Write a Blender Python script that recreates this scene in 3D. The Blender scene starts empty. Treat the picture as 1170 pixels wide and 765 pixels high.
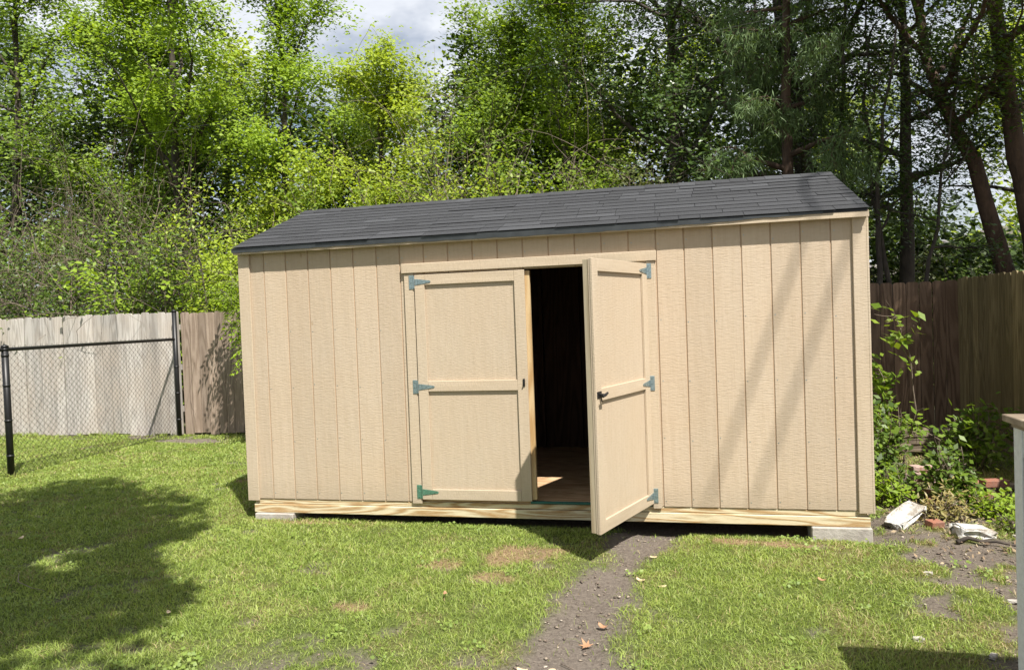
import bpy, math, random
import numpy as np
from mathutils import Matrix, Vector
SC = bpy.context.scene
COL = SC.collection
PI = math.pi
LIGHT = np.array([-.765, .9, -1.8])          # the way sunlight travels

# ------------------------------------------------------------------ tagging
def tag(o, label=None, cat=None, group=None, kind=None):
    if label: o['label'] = label
    if cat: o['category'] = cat
    if group: o['group'] = group
    if kind: o['kind'] = kind
    return o

def empty(name, loc, label, cat, group=None, rz=0):
    o = bpy.data.objects.new(name, None)
    COL.objects.link(o)
    o.location = loc
    o.rotation_euler = (0, 0, rz)
    o.empty_display_size = .1
    return tag(o, label, cat, group)

def copy_tree(o, parent=None):
    kids = list(o.children)
    c = o.copy()
    COL.objects.link(c)
    c.parent = parent
    for ch in kids:
        copy_tree(ch, c)
    return c

# ------------------------------------------------------------------ mesh helpers
def link_mesh(name, V, F, mat, parent=None, smooth=False, mats=None, midx=None):
    """V: (n,3) array, F: (m,k) int array of one face size or list of faces"""
    me = bpy.data.meshes.new(name)
    V = np.asarray(V, dtype=np.float32)
    if isinstance(F, np.ndarray):
        m, k = F.shape
        me.vertices.add(len(V)); me.vertices.foreach_set('co', V.ravel())
        me.loops.add(m*k); me.loops.foreach_set('vertex_index', F.astype(np.int32).ravel())
        me.polygons.add(m)
        me.polygons.foreach_set('loop_start', np.arange(0, m*k, k, dtype=np.int32))
        if smooth: me.polygons.foreach_set('use_smooth', np.ones(m, dtype=bool))
        me.update(calc_edges=True)
    else:
        me.from_pydata([tuple(v) for v in V], [], F)
        if smooth:
            for p in me.polygons: p.use_smooth = True
    me.materials.append(mat)
    if mats:
        for mm in mats: me.materials.append(mm)
    if midx is not None:
        me.polygons.foreach_set('material_index', np.asarray(midx, dtype=np.int32))
    o = bpy.data.objects.new(name, me)
    COL.objects.link(o)
    if parent: o.parent = parent
    return o

class MB:
    """collects shapes, links them as one mesh"""
    def __init__(s): s.v = []; s.f = []
    def add(s, vs, fs):
        n = len(s.v); s.v += [tuple(v) for v in vs]; s.f += [tuple(i+n for i in f) for f in fs]
        return s
    def box(s, x0, x1, y0, y1, z0, z1, M=None, jit=0, rng=random):
        vs = [Vector((x, y, z)) for x in (x0, x1) for y in (y0, y1) for z in (z0, z1)]
        if jit: vs = [v+Vector((rng.uniform(-jit, jit), rng.uniform(-jit, jit), rng.uniform(-jit, jit))) for v in vs]
        if M: vs = [M @ v for v in vs]
        return s.add(vs, [(0,1,3,2), (4,6,7,5), (0,4,5,1), (2,3,7,6), (0,2,6,4), (1,5,7,3)])
    def bbox(s, x0, x1, y0, y1, z0, z1, b=.003, M=None):
        """box with chamfered edges: three nested rings"""
        cx, cy, cz = (x0+x1)/2, (y0+y1)/2, (z0+z1)/2
        hx, hy, hz = abs(x1-x0)/2, abs(y1-y0)/2, abs(z1-z0)/2
        b = min(b, hx*.8, hy*.8, hz*.8)
        vs = []; idx = {}
        for sx in (-1, 1):
            for sy in (-1, 1):
                for sz in (-1, 1):
                    for a in range(3):
                        p = [sx*hx, sy*hy, sz*hz]
                        for k in range(3):
                            if k != a: p[k] -= (sx, sy, sz)[k]*b
                        idx[sx, sy, sz, a] = len(vs)
                        v = Vector((cx+p[0], cy+p[1], cz+p[2]))
                        vs.append(M @ v if M else v)
        fs = []
        for a in range(3):
            o = [k for k in range(3) if k != a]
            for sg in (-1, 1):
                q = []
                for (p, r) in ((-1,-1), (1,-1), (1,1), (-1,1)):
                    c = [0, 0, 0]; c[a] = sg; c[o[0]] = p; c[o[1]] = r
                    q.append(idx[c[0], c[1], c[2], a])
                fs.append(tuple(q))
        for a in range(3):           # edge chamfers run along axis a
            o = [k for k in range(3) if k != a]
            for p in (-1, 1):
                for r in (-1, 1):
                    c0 = [0,0,0]; c0[a] = -1; c0[o[0]] = p; c0[o[1]] = r
                    c1 = list(c0); c1[a] = 1
                    fs.append((idx[c0[0],c0[1],c0[2],o[0]], idx[c1[0],c1[1],c1[2],o[0]], idx[c1[0],c1[1],c1[2],o[1]], idx[c0[0],c0[1],c0[2],o[1]]))
        for sx in (-1, 1):
            for sy in (-1, 1):
                for sz in (-1, 1):
                    fs.append((idx[sx,sy,sz,0], idx[sx,sy,sz,1], idx[sx,sy,sz,2]))
        return s.add(vs, fs)
    def prism(s, poly, y0, y1, M=None):
        """poly: list of (x,z), extruded along y"""
        n = len(poly)
        vs = [Vector((x, y0, z)) for x, z in poly]+[Vector((x, y1, z)) for x, z in poly]
        if M: vs = [M @ v for v in vs]
        fs = [tuple(range(n)), tuple(range(2*n-1, n-1, -1))]
        fs += [(i, i+n, (i+1) % n+n, (i+1) % n) for i in range(n)]
        return s.add(vs, fs)
    def tube(s, pts, rad, n=8, caps=True):
        V, F = tube_arrays([(np.array(pts, float), np.array([rad]*len(pts) if np.isscalar(rad) else rad, float))], n)
        k = len(s.v)
        s.add(V, [tuple(f) for f in F.tolist()])
        if caps:
            m = len(pts)
            s.f.append(tuple(k+i for i in range(n)))
            s.f.append(tuple(k+(m-1)*n+i for i in range(n-1, -1, -1)))
        return s
    def build(s, name, mat, parent=None, smooth=False, fix=True):
        o = link_mesh(name, s.v, s.f, mat, parent, smooth)
        if fix:
            import bmesh
            bm = bmesh.new(); bm.from_mesh(o.data)
            bmesh.ops.recalc_face_normals(bm, faces=bm.faces)
            bm.to_mesh(o.data); bm.free()
        return o

def tube_arrays(lines, n=5):
    Vs = []; Fs = []; off = 0
    ang = np.arange(n)*2*PI/n
    for pts, rad in lines:
        m = len(pts)
        t = np.gradient(pts, axis=0)
        t /= np.linalg.norm(t, axis=1)[:, None]+1e-9
        ref = np.where(np.abs(t[:, 2:3]) > .9, np.array([[1., 0, 0]]), np.array([[0, 0, 1.]]))
        if m > 1:
            ref = np.repeat(ref[m//2:m//2+1], m, axis=0)
        a = np.cross(t, ref); a /= np.linalg.norm(a, axis=1)[:, None]+1e-9
        b = np.cross(t, a)
        ring = pts[:, None, :]+rad[:, None, None]*(np.cos(ang)[None, :, None]*a[:, None, :]+np.sin(ang)[None, :, None]*b[:, None, :])
        Vs.append(ring.reshape(-1, 3))
        i = np.arange(m-1)[:, None]*n; j = np.arange(n)[None, :]; k = (np.arange(n)+1)[None, :] % n
        F = np.stack([i+j, i+k, i+n+k, i+n+j], axis=-1).reshape(-1, 4)+off
        Fs.append(F); off += m*n
    return np.concatenate(Vs), np.concatenate(Fs)

# ------------------------------------------------------------------ noise for masks and terrain
_rg = np.random.default_rng(5)
_T = _rg.random((256, 256))
def vnoise(x, y, s=1.0, seed=0):
    x = np.asarray(x, float)*s+seed*17.3+500; y = np.asarray(y, float)*s+seed*9.7+500
    xi = np.floor(x).astype(int); yi = np.floor(y).astype(int)
    fx = x-xi; fy = y-yi; fx = fx*fx*(3-2*fx); fy = fy*fy*(3-2*fy)
    g = lambda a, b: _T[a % 256, b % 256]
    return (g(xi, yi)*(1-fx)+g(xi+1, yi)*fx)*(1-fy)+(g(xi, yi+1)*(1-fx)+g(xi+1, yi+1)*fx)*fy
def fnoise(x, y, s=1., seed=0, o=3):
    r = 0; a = 1; t = 0
    for i in range(o):
        r = r+a*vnoise(x, y, s*2**i, seed+i*3); t += a; a *= .5
    return r/t
def sstep(a, b, x):
    t = np.clip((np.asarray(x, float)-a)/(b-a), 0, 1); return t*t*(3-2*t)

PATH = [(-8., 3.0, .5), (-3.2, 3.02, .40), (-2.35, 3.06, .25), (-1.8, 3.06, .17), (-1.2, 3.13, .15), (-.6, 3.25, .16), (0., 3.42, .24), (.6, 3.5, .3)]
def path_d(x, y):
    ys = [p[0] for p in PATH]
    c = np.interp(y, ys, [p[1] for p in PATH]); w = np.interp(y, ys, [p[2] for p in PATH])
    return np.abs(x-c)-w
def ground_z(x, y):
    x = np.asarray(x, float); y = np.asarray(y, float)
    z = -.158-.035*sstep(1., 4.6, x)+.02*sstep(-1, -4, x)
    z = z+.025*(fnoise(x, y, .8, 2)-.5)+.012*(fnoise(x, y, 4, 7)-.5)
    z = z-.02*sstep(.05, -.15, path_d(x, y))*sstep(.8, .3, y)
    z = z-.02*sstep(2.5, 4.3, y)
    under = sstep(-.25, .25, y)*sstep(2.9, 2.5, y)*sstep(-.3, .1, x)*sstep(5.2, 4.9, x)
    z = z-.05*under
    return z
def bare_mask(x, y):
    """1 = bare soil"""
    n = fnoise(x, y, 2.2, 1, 4); n2 = fnoise(x, y, 7, 4, 3)
    d = path_d(x, y)+(n-.5)*.34+(n2-.5)*.18
    m = sstep(.14, -.08, d)*sstep(2.5, 0, y)
    # worn, patchy earth on the right and along the bottom
    right = sstep(4.2, 5.6, x+.25*(y+1))*sstep(2.2, 1.0, y)
    m = np.maximum(m, sstep(.50, .60, .55*n+.45*n2+.28*right-.15)*sstep(.05, .5, right))
    front = sstep(-1.9, -3.1, y+.35*(n-.5))*(.25*sstep(-1.5, .5, x)+.75*sstep(1.2, 2.2, x))
    m = np.maximum(m, sstep(.50, .60, .5*n+.5*n2+.17*front-.015)*sstep(.0, .4, front))
    # pile corner
    corner = .62*sstep(5.3, 6.0, x+.3*y+(n-.5)*.9)*sstep(-.1, .6, y)
    m = np.maximum(m, corner*sstep(.40, .54, n2*.5+n*.5))
    # under the shed
    m = np.maximum(m, sstep(.02, .14, y)*sstep(2.62, 2.5, y)*sstep(-.06, .05, x)*sstep(5.05, 4.93, x))
    # strip in front of the wooden fence and by the post
    m = np.maximum(m, sstep(.62, .48, np.hypot((x+3.3)/1.3, (y-3.75)/.42)+(n-.5)*.8))
    m = np.maximum(m, .9*sstep(3.75, 4.1, y+(n-.5)*.5)*sstep(.45, .6, n2))
    # small gaps everywhere in the turf
    m = np.maximum(m, .6*sstep(.70, .80, fnoise(x, y, 5, 9, 3)))
    return np.clip(m, 0, 1)
def dry_mask(x, y):
    """1 = dead straw coloured turf"""
    n = fnoise(x, y, 6, 12, 3)-.5
    m = 0
    for cx, cy, rx, ry in ((2.40, -.72, .26, .16), (2.0, -.92, .15, .09), (2.33, -1.2, .13, .1), (1.8, -1.75, .13, .05), (-1.0, 1.35, .18, .09), (3.9, -.2, .5, .06), (.7, -.12, .35, .05), (4.3, -.25, .3, .06)):
        m = np.maximum(m, sstep(1.3, .5, np.hypot((x-cx)/rx, (y-cy)/ry)+n*3.4))
    right = sstep(3.4, 6.2, x)
    m = np.maximum(m, (.22+.25*right)*sstep(.50, .75, fnoise(x, y, 3.5, 15, 3)+.12*right))
    return np.clip(m, 0, 1)

# ------------------------------------------------------------------ materials
def new_mat(name):
    m = bpy.data.materials.new(name); m.use_nodes = True
    nt = m.node_tree; nt.nodes.clear()
    out = nt.nodes.new('ShaderNodeOutputMaterial')
    b = nt.nodes.new('ShaderNodeBsdfPrincipled')
    nt.links.new(b.outputs[0], out.inputs[0])
    return m, nt, b, out
def N(nt, t, **kw):
    n = nt.nodes.new('ShaderNode'+t)
    for k, v in kw.items():
        if k.startswith('i_'):
            key = k[2:]; n.inputs[int(key) if key.isdigit() else key.replace('_', ' ')].default_value = v
        else: setattr(n, k, v)
    return n
def ramp(nt, src, stops):
    r = nt.nodes.new('ShaderNodeValToRGB')
    e = r.color_ramp.elements
    while len(e) < len(stops): e.new(.5)
    for i, (p, c) in enumerate(stops):
        e[i].position = p; e[i].color = (c[0], c[1], c[2], 1) if not np.isscalar(c) else (c, c, c, 1)
    nt.links.new(src, r.inputs[0]); return r
def coords(nt, scale=(1, 1, 1), obj=True, rot=(0, 0, 0)):
    tc = N(nt, 'TexCoord'); mp = N(nt, 'Mapping')
    mp.inputs['Scale'].default_value = scale; mp.inputs['Rotation'].default_value = rot
    nt.links.new(tc.outputs['Object' if obj else 'Generated'], mp.inputs[0]); return mp.outputs[0]
def noise(nt, vec, scale, detail=4, rough=.6, dist=0):
    n = N(nt, 'TexNoise', i_Scale=scale, i_Detail=detail, i_Roughness=rough, i_Distortion=dist)
    nt.links.new(vec, n.inputs['Vector']); return n.outputs[0]
def mix(nt, fac, a, b, mode='MIX'):
    m = nt.nodes.new('ShaderNodeMix'); m.data_type = 'RGBA'; m.blend_type = mode
    for s, v in ((m.inputs[0], fac), (m.inputs[6], a), (m.inputs[7], b)):
        if hasattr(v, 'links') or isinstance(v, bpy.types.NodeSocket): nt.links.new(v, s)
        elif np.isscalar(v): s.default_value = v
        else: s.default_value = (v[0], v[1], v[2], 1)
    return m.outputs[2]
def math_(nt, op, a, b=0.):
    m = N(nt, 'Math', operation=op)
    for s, v in ((m.inputs[0], a), (m.inputs[1], b)):
        if isinstance(v, bpy.types.NodeSocket): nt.links.new(v, s)
        else: s.default_value = v
    return m.outputs[0]
def bump(nt, bsdf, h, strength=.4, dist=.01):
    b = N(nt, 'Bump', i_Strength=strength, i_Distance=dist)
    nt.links.new(h, b.inputs['Height']); nt.links.new(b.outputs[0], bsdf.inputs['Normal']); return b
def island(nt):
    return N(nt, 'NewGeometry').outputs['Random Per Island']

def mat_siding(name, base=(.49, .403, .305), vertical=True, coarse=1.):
    m, nt, b, out = new_mat(name)
    long_ = (1, 1, .07) if vertical else (.07, 1, 1)
    v = coords(nt, long_)
    grain = noise(nt, v, 55*coarse, 5, .65, .6)
    v2 = coords(nt, (1, 1, 1))
    blot = noise(nt, v2, 1.3, 4, .6)
    # wavy cathedral grain embossed in the sheet
    vw = coords(nt, (1, 1, .22) if vertical else (.22, 1, 1))
    w = N(nt, 'TexWave', wave_type='RINGS', rings_direction='Y', i_Scale=3.2, i_Distortion=7., i_Detail=3., i_Detail_Scale=1.3)
    nt.links.new(vw, w.inputs[0])
    # short cross ticks of the roller texture
    vt = coords(nt, (.45, 1, 2.6) if vertical else (2.6, 1, .45))
    tick = noise(nt, vt, 60, 3, .5, .3)
    c1 = mix(nt, ramp(nt, blot, [(.3, 0), (.75, 1)]).outputs[0], base, [base[0]*1.0, base[1]*.955, base[2]*.90])
    c2 = mix(nt, ramp(nt, grain, [(.42, 0), (.74, .30)]).outputs[0], c1, [base[0]*.74, base[1]*.68, base[2]*.60])
    c3 = mix(nt, ramp(nt, tick, [(.5, 0), (.8, .30)]).outputs[0], c2, [base[0]*.74, base[1]*.68, base[2]*.58])
    vk = N(nt, 'TexVoronoi', i_Scale=2.4); nt.links.new(coords(nt, (1.6, 1, .8)), vk.inputs['Vector'])
    kn = ramp(nt, vk.outputs['Distance'], [(.0, .75), (.022, .45), (.05, 0)])
    c3 = mix(nt, kn.outputs[0], c3, (.30, .19, .09))
    c3 = mix(nt, 1., c3, ramp(nt, island(nt), [(0, .93), (1, 1.05)]).outputs[0], 'MULTIPLY')
    # mud thrown up by rain along the foot, and faint weathering lower on the wall
    sx = N(nt, 'SeparateXYZ'); nt.links.new(v2, sx.inputs[0])
    low = math_(nt, 'ADD', sx.outputs[2], math_(nt, 'MULTIPLY', noise(nt, v2, 9, 5, .7), .22))
    c3 = mix(nt, ramp(nt, low, [(.10, .38), (.30, 0)]).outputs[0], c3, (.30, .25, .18))
    nt.links.new(c3, b.inputs['Base Color'])
    h = math_(nt, 'ADD', math_(nt, 'MULTIPLY', w.outputs['Fac'], .35), math_(nt, 'ADD', math_(nt, 'MULTIPLY', grain, .6), math_(nt, 'MULTIPLY', tick, 1.3)))
    bump(nt, b, h, .62, .003)
    b.inputs['Roughness'].default_value = .72
    b.inputs['Specular IOR Level'].default_value = .3
    return m

def mat_wood(name, c_light, c_dark, scale=1., axis=0, rough=.75, knots=True, strength=1., islands=False, dirt=None):
    """axis = the way the grain runs (0 x, 1 y, 2 z)"""
    m, nt, b, out = new_mat(name)
    s = [1.]*3; s[axis] = .10
    v = coords(nt, tuple(s))
    if islands:
        r = island(nt)
        vm = N(nt, 'VectorMath', operation='ADD')
        cb = N(nt, 'CombineXYZ')
        for k in range(3): nt.links.new(math_(nt, 'MULTIPLY', r, 31.7*(k+1)), cb.inputs[k])
        nt.links.new(v, vm.inputs[0]); nt.links.new(cb.outputs[0], vm.inputs[1]); v = vm.outputs[0]
    n1 = noise(nt, v, 2.2*scale, 2, .5, .4)
    rings = N(nt, 'Math', operation='SINE'); nt.links.new(math_(nt, 'MULTIPLY', n1, 70.), rings.inputs[0])
    fine = noise(nt, v, 60*scale, 4, .7)
    g = math_(nt, 'ADD', math_(nt, 'MULTIPLY', rings.outputs[0], .28), math_(nt, 'MULTIPLY', fine, .9))
    f = ramp(nt, g, [(.2, 0), (.78, strength)])
    c = mix(nt, f.outputs[0], c_light, c_dark)
    if knots:
        vk = N(nt, 'TexVoronoi', i_Scale=1.9*min(scale, 1.6)); s2 = [1.]*3; s2[axis] = .55
        nt.links.new(coords(nt, tuple(s2)), vk.inputs['Vector'])
        kn = ramp(nt, vk.outputs['Distance'], [(.0, 1.), (.035, .9), (.06, 0)])
        c = mix(nt, kn.outputs[0], c, [k*.35 for k in c_dark])
    if islands:
        c = mix(nt, 1., c, ramp(nt, island(nt), [(0, .62), (1, 1.15)]).outputs[0], 'MULTIPLY')
    if dirt:
        dn = noise(nt, coords(nt, (1, 1, .5)), 1.6, 5, .65)
        c = mix(nt, ramp(nt, dn, [(.42, 0), (.7, .8)]).outputs[0], c, dirt)
    nt.links.new(c, b.inputs['Base Color'])
    bump(nt, b, g, .5, .003)
    b.inputs['Roughness'].default_value = rough
    b.inputs['Specular IOR Level'].default_value = .25
    return m

def mat_leaf(name, cols, trans=.35, rough=.45, clump=.5, nscale=.9):
    m, nt, b, out = new_mat(name)
    r = island(nt)
    n = len(cols)
    c = ramp(nt, r, [(i/(n-1), cc) for i, cc in enumerate(cols)]).outputs[0]
    big = noise(nt, coords(nt), nscale, 3, .55)
    c = mix(nt, ramp(nt, big, [(.35, 0), (.65, clump)]).outputs[0], c, cols[-1])
    nt.links.new(c, b.inputs['Base Color'])
    b.inputs['Roughness'].default_value = rough
    b.inputs['Specular IOR Level'].default_value = .35
    t = N(nt, 'BsdfTranslucent')
    tc = mix(nt, 1., c, (1.25, 1.2, .55), 'MULTIPLY')
    nt.links.new(tc, t.inputs[0])
    ms = N(nt, 'MixShader', i_0=trans)
    nt.links.new(b.outputs[0], ms.inputs[1]); nt.links.new(t.outputs[0], ms.inputs[2])
    nt.links.new(ms.outputs[0], out.inputs[0])
    return m

def mat_bark(name, c1, c2, sc=1.):
    m, nt, b, out = new_mat(name)
    v = coords(nt, (1, 1, .25))
    n = noise(nt, v, 22*sc, 5, .7, .4)
    big = noise(nt, coords(nt), 2.5, 3, .6)
    c = mix(nt, ramp(nt, n, [(.35, 0), (.68, 1)]).outputs[0], c1, c2)
    c = mix(nt, ramp(nt, big, [(.45, 0), (.7, .45)]).outputs[0], c, [k*1.5 for k in c2])
    nt.links.new(c, b.inputs['Base Color']); b.inputs['Roughness'].default_value = .9
    bump(nt, b, n, .8, .015)
    return m

def mat_plain(name, col, rough=.5, metal=0., var=.15, scale=20., bmp=.0, spec=.4):
    m, nt, b, out = new_mat(name)
    n = noise(nt, coords(nt), scale, 4, .6)
    c = mix(nt, ramp(nt, n, [(.3, 0), (.7, 1)]).outputs[0], [k*(1-var) for k in col], [min(1, k*(1+var)) for k in col])
    nt.links.new(c, b.inputs['Base Color']); b.inputs['Roughness'].default_value = rough
    b.inputs['Metallic'].default_value = metal
    b.inputs['Specular IOR Level'].default_value = spec
    if bmp: bump(nt, b, n, bmp, .01)
    return m

def mat_patchy(name, col, col2, scale=3., lo=.5, hi=.6, rough=.8, bmp=.5):
    m, nt, b, out = new_mat(name)
    n = noise(nt, coords(nt), scale, 6, .7)
    n2 = noise(nt, coords(nt), scale*9, 4, .6)
    c = mix(nt, ramp(nt, n, [(lo, 0), (hi, 1)]).outputs[0], col, col2)
    c = mix(nt, ramp(nt, n2, [(.4, 0), (.8, .4)]).outputs[0], c, [k*.6 for k in col])
    nt.links.new(c, b.inputs['Base Color']); b.inputs['Roughness'].default_value = rough
    bump(nt, b, n2, bmp, .01)
    return m

SIDING = mat_siding('siding_paint')
TRIM_V = mat_siding('trim_paint_upright', (.505, .423, .32), True, .8)
TRIM_H = mat_siding('trim_paint_level', (.505, .423, .32), False, .8)
DOORP = mat_siding('door_panel_paint', (.495, .412, .312), True, .9)
GROOVE = mat_siding('thin_paint_in_grooves', (.42, .31, .215))
PINE = mat_wood('treated_pine', (.60, .53, .36), (.36, .225, .10), 3.2, 0, knots=True, strength=1.)
RAWPINE = mat_wood('raw_pine', (.55, .41, .23), (.40, .25, .11), 1.2, 2, knots=False)
EDGEPINE = mat_wood('grey_primed_edge', (.40, .34, .24), (.30, .24, .155), 1.2, 2, knots=False)
OSB = mat_wood('strand_board', (.58, .40, .24), (.34, .20, .10), 4., 0, knots=False)
SHADEWOOD = mat_wood('shade_dark_boards', (.07, .042, .027), (.035, .02, .012), 2., 2, knots=False)  # near-black tone puts the unlit interior into the wood colour
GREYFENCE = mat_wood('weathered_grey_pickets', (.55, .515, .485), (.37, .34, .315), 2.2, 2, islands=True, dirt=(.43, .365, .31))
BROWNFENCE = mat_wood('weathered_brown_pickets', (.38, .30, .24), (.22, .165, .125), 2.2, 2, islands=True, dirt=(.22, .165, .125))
SHADEFENCE = mat_wood('shade_brown_pickets', (.25, .165, .11), (.12, .075, .048), 2.2, 2, islands=True, dirt=(.12, .075, .048))  # shade of the right corner is put into the picket colour
OLIVESHADE = mat_wood('olive_shade_pickets', (.24, .19, .10), (.13, .10, .048), 2.2, 2, islands=True, dirt=(.12, .095, .045))  # olive cast of filtered light and shade mixed into the colour
OLDBOARD = mat_wood('old_boards', (.32, .26, .19), (.16, .12, .085), 1., 0, islands=True)
GALV = mat_plain('galvanised_steel', (.30, .38, .40), .38, .75, .25, 60)
GREENREFLECT = mat_plain('green_reflection_steel', (.12, .26, .19), .42, .5, .25, 60)  # green reflection painted into the steel colour
BLACKMETAL = mat_plain('black_coated_steel', (.012, .012, .013), .42, .0, .2, 40)
WIRE = mat_plain('dark_coated_wire', (.02, .019, .018), .5, .2, .2, 40)
DRIP = mat_plain('grey_metal_edge', (.06, .066, .07), .45, .5, .2, 9)
GREENSILL = mat_plain('green_sill_strip', (.02, .11, .085), .5, 0, .2, 30)
CONC = mat_patchy('concrete', (.42, .39, .35), (.30, .27, .24), 6, .45, .65)
WHITEPAINT = mat_patchy('chipped_white_paint', (.56, .55, .52), (.27, .235, .19), 11, .48, .62)
OLDWHITE = mat_patchy('weathered_white_paint', (.64, .66, .65), (.30, .28, .25), 5, .60, .74)
BRICK = mat_patchy('red_brick', (.30, .125, .08), (.22, .13, .10), 9, .45, .7)
CHALK = mat_patchy('limewashed_brick', (.42, .30, .26), (.30, .14, .09), 9, .5, .6)
DRYLEAF = mat_plain('dead_leaf', (.36, .20, .11), .7, 0, .3, 25)
DRYLEAF2 = mat_plain('pale_dead_leaf', (.55, .43, .27), .7, 0, .3, 25)
STONE = mat_plain('pebble', (.40, .36, .32), .8, 0, .35, 5)

def mat_shingle():
    m, nt, b, out = new_mat('asphalt_shingle')
    r = island(nt)
    gr = noise(nt, coords(nt), 260, 3, .8)
    big = noise(nt, coords(nt, (.35, 1, 1)), 2.3, 4, .6)
    c = ramp(nt, r, [(0, (.014, .0145, .017)), (.5, (.021, .022, .025)), (.85, (.029, .030, .034)), (1, (.046, .048, .053))]).outputs[0]
    c = mix(nt, ramp(nt, gr, [(.4, 0), (.75, .8)]).outputs[0], c, (.066, .068, .074))
    c = mix(nt, ramp(nt, big, [(.5, 0), (.75, .22)]).outputs[0], c, (.066, .068, .074))
    nt.links.new(c, b.inputs['Base Color']); b.inputs['Roughness'].default_value = .9
    bump(nt, b, gr, .6, .004)
    return m
SHINGLE = mat_shingle()

def mat_ground():
    m, nt, b, out = new_mat('lawn_ground')
    at = N(nt, 'Attribute', attribute_name='bare')
    ad = N(nt, 'Attribute', attribute_name='dry')
    v = coords(nt)
    n1 = noise(nt, v, 3, 5, .6); n2 = noise(nt, v, 45, 5, .7); n3 = noise(nt, v, 180, 3, .7)
    soil = mix(nt, ramp(nt, n2, [(.35, 0), (.7, 1)]).outputs[0], (.125, .102, .085), (.30, .255, .21))
    soil = mix(nt, ramp(nt, n1, [(.4, 0), (.7, .6)]).outputs[0], soil, (.23, .195, .165))
    soil = mix(nt, ramp(nt, n3, [(.62, 0), (.72, .7)]).outputs[0], soil, (.40, .34, .26))
    turf = mix(nt, ramp(nt, n2, [(.35, 0), (.7, 1)]).outputs[0], (.085, .115, .028), (.16, .20, .055))
    straw = mix(nt, ramp(nt, n2, [(.35, 0), (.7, 1)]).outputs[0], (.26, .17, .095), (.42, .31, .19))
    c = mix(nt, ad.outputs['Fac'], turf, straw)
    c = mix(nt, at.outputs['Fac'], c, soil)
    nt.links.new(c, b.inputs['Base Color']); b.inputs['Roughness'].default_value = .95
    b.inputs['Specular IOR Level'].default_value = .1
    hh = math_(nt, 'ADD', n2, math_(nt, 'MULTIPLY', n3, .4))
    bump(nt, b, hh, .9, .025)
    return m

# ------------------------------------------------------------------ ground
def build_ground():
    def axis(lo, hi, fine_lo, fine_hi, st):
        a = list(np.arange(fine_lo, fine_hi+1e-6, st))
        d = st; x = fine_lo
        L = []
        while x > lo: d *= 1.25; x -= d; L.append(x)
        Rr = []; d = st; x = fine_hi
        while x < hi: d *= 1.25; x += d; Rr.append(x)
        return np.array(L[::-1]+a+Rr)
    xs = axis(-400, 400, -8, 7.6, .045); ys = axis(-300, 500, -3.8, 4.6, .045)
    X, Y = np.meshgrid(xs, ys)
    Z = ground_z(X, Y)
    bm = bare_mask(X, Y)
    Z = Z-.012*bm+.010*bm*(vnoise(X, Y, 14, 3)-.5)
    V = np.stack([X, Y, Z], -1).reshape(-1, 3)
    ny, nx = X.shape
    i = (np.arange(ny-1)[:, None]*nx+np.arange(nx-1)[None, :]).ravel()
    F = np.stack([i, i+1, i+nx+1, i+nx], -1)
    o = link_mesh('ground', V, F, mat_ground(), smooth=True)
    for nm, arr in (('bare', bm), ('dry', dry_mask(X, Y))):
        a = o.data.attributes.new(nm, 'FLOAT', 'POINT'); a.data.foreach_set('value', arr.ravel().astype(np.float32))
    tag(o, 'lawn ground with a worn earth path and bare patches', kind='structure')
build_ground()

# ------------------------------------------------------------------ grass blades
GRASS = mat_leaf('grass_blade', [(.22, .31, .045), (.34, .43, .085), (.45, .53, .15), (.28, .38, .07), (.46, .49, .20), (.16, .24, .04)], .35, .5, .5, 3.2)
DRYGRASS = mat_leaf('straw_blade', [(.34, .25, .13), (.45, .36, .20), (.30, .24, .11), (.24, .28, .08)], .2, .6, .2)
def blades(x, y, z, h, w, rng, lean=.6):
    n = len(x)
    az = rng.random(n)*2*PI; fa = rng.random(n)*2*PI
    d = np.stack([np.cos(az), np.sin(az), np.zeros(n)], -1)
    s = np.stack([np.cos(fa), np.sin(fa), np.zeros(n)], -1)*w[:, None]
    p = np.stack([x, y, z], -1)
    L = lean*rng.random(n)*h
    up = np.zeros((n, 3)); up[:, 2] = h
    mid = p+d*(L*.35)[:, None]+up*.55
    tip = p+d*(L*1.25)[:, None]+up*np.sqrt(np.clip(1-(.5*L/h)**2, .2, 1))[:, None]
    V = np.stack([p-s, p+s, mid+s*.8, mid-s*.8, tip], 1).reshape(-1, 3)
    b = np.arange(n)*5
    F1 = np.stack([b, b+1, b+2, b+3], -1)
    F2 = np.stack([b+3, b+2, b+4], -1)
    return V, F1, F2
def mixed_mesh(name, V, F4, F3, mat):
    me = bpy.data.meshes.new(name)
    me.vertices.add(len(V)); me.vertices.foreach_set('co', V.astype(np.float32).ravel())
    li = np.concatenate([F4.ravel(), F3.ravel()]).astype(np.int32)
    me.loops.add(len(li)); me.loops.foreach_set('vertex_index', li)
    me.polygons.add(len(F4)+len(F3))
    st = np.concatenate([np.arange(len(F4))*4, len(F4)*4+np.arange(len(F3))*3]).astype(np.int32)
    me.polygons.foreach_set('loop_start', st)
    me.update(calc_edges=True); me.materials.append(mat)
    o = bpy.data.objects.new(name, me); COL.objects.link(o); return o
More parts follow.
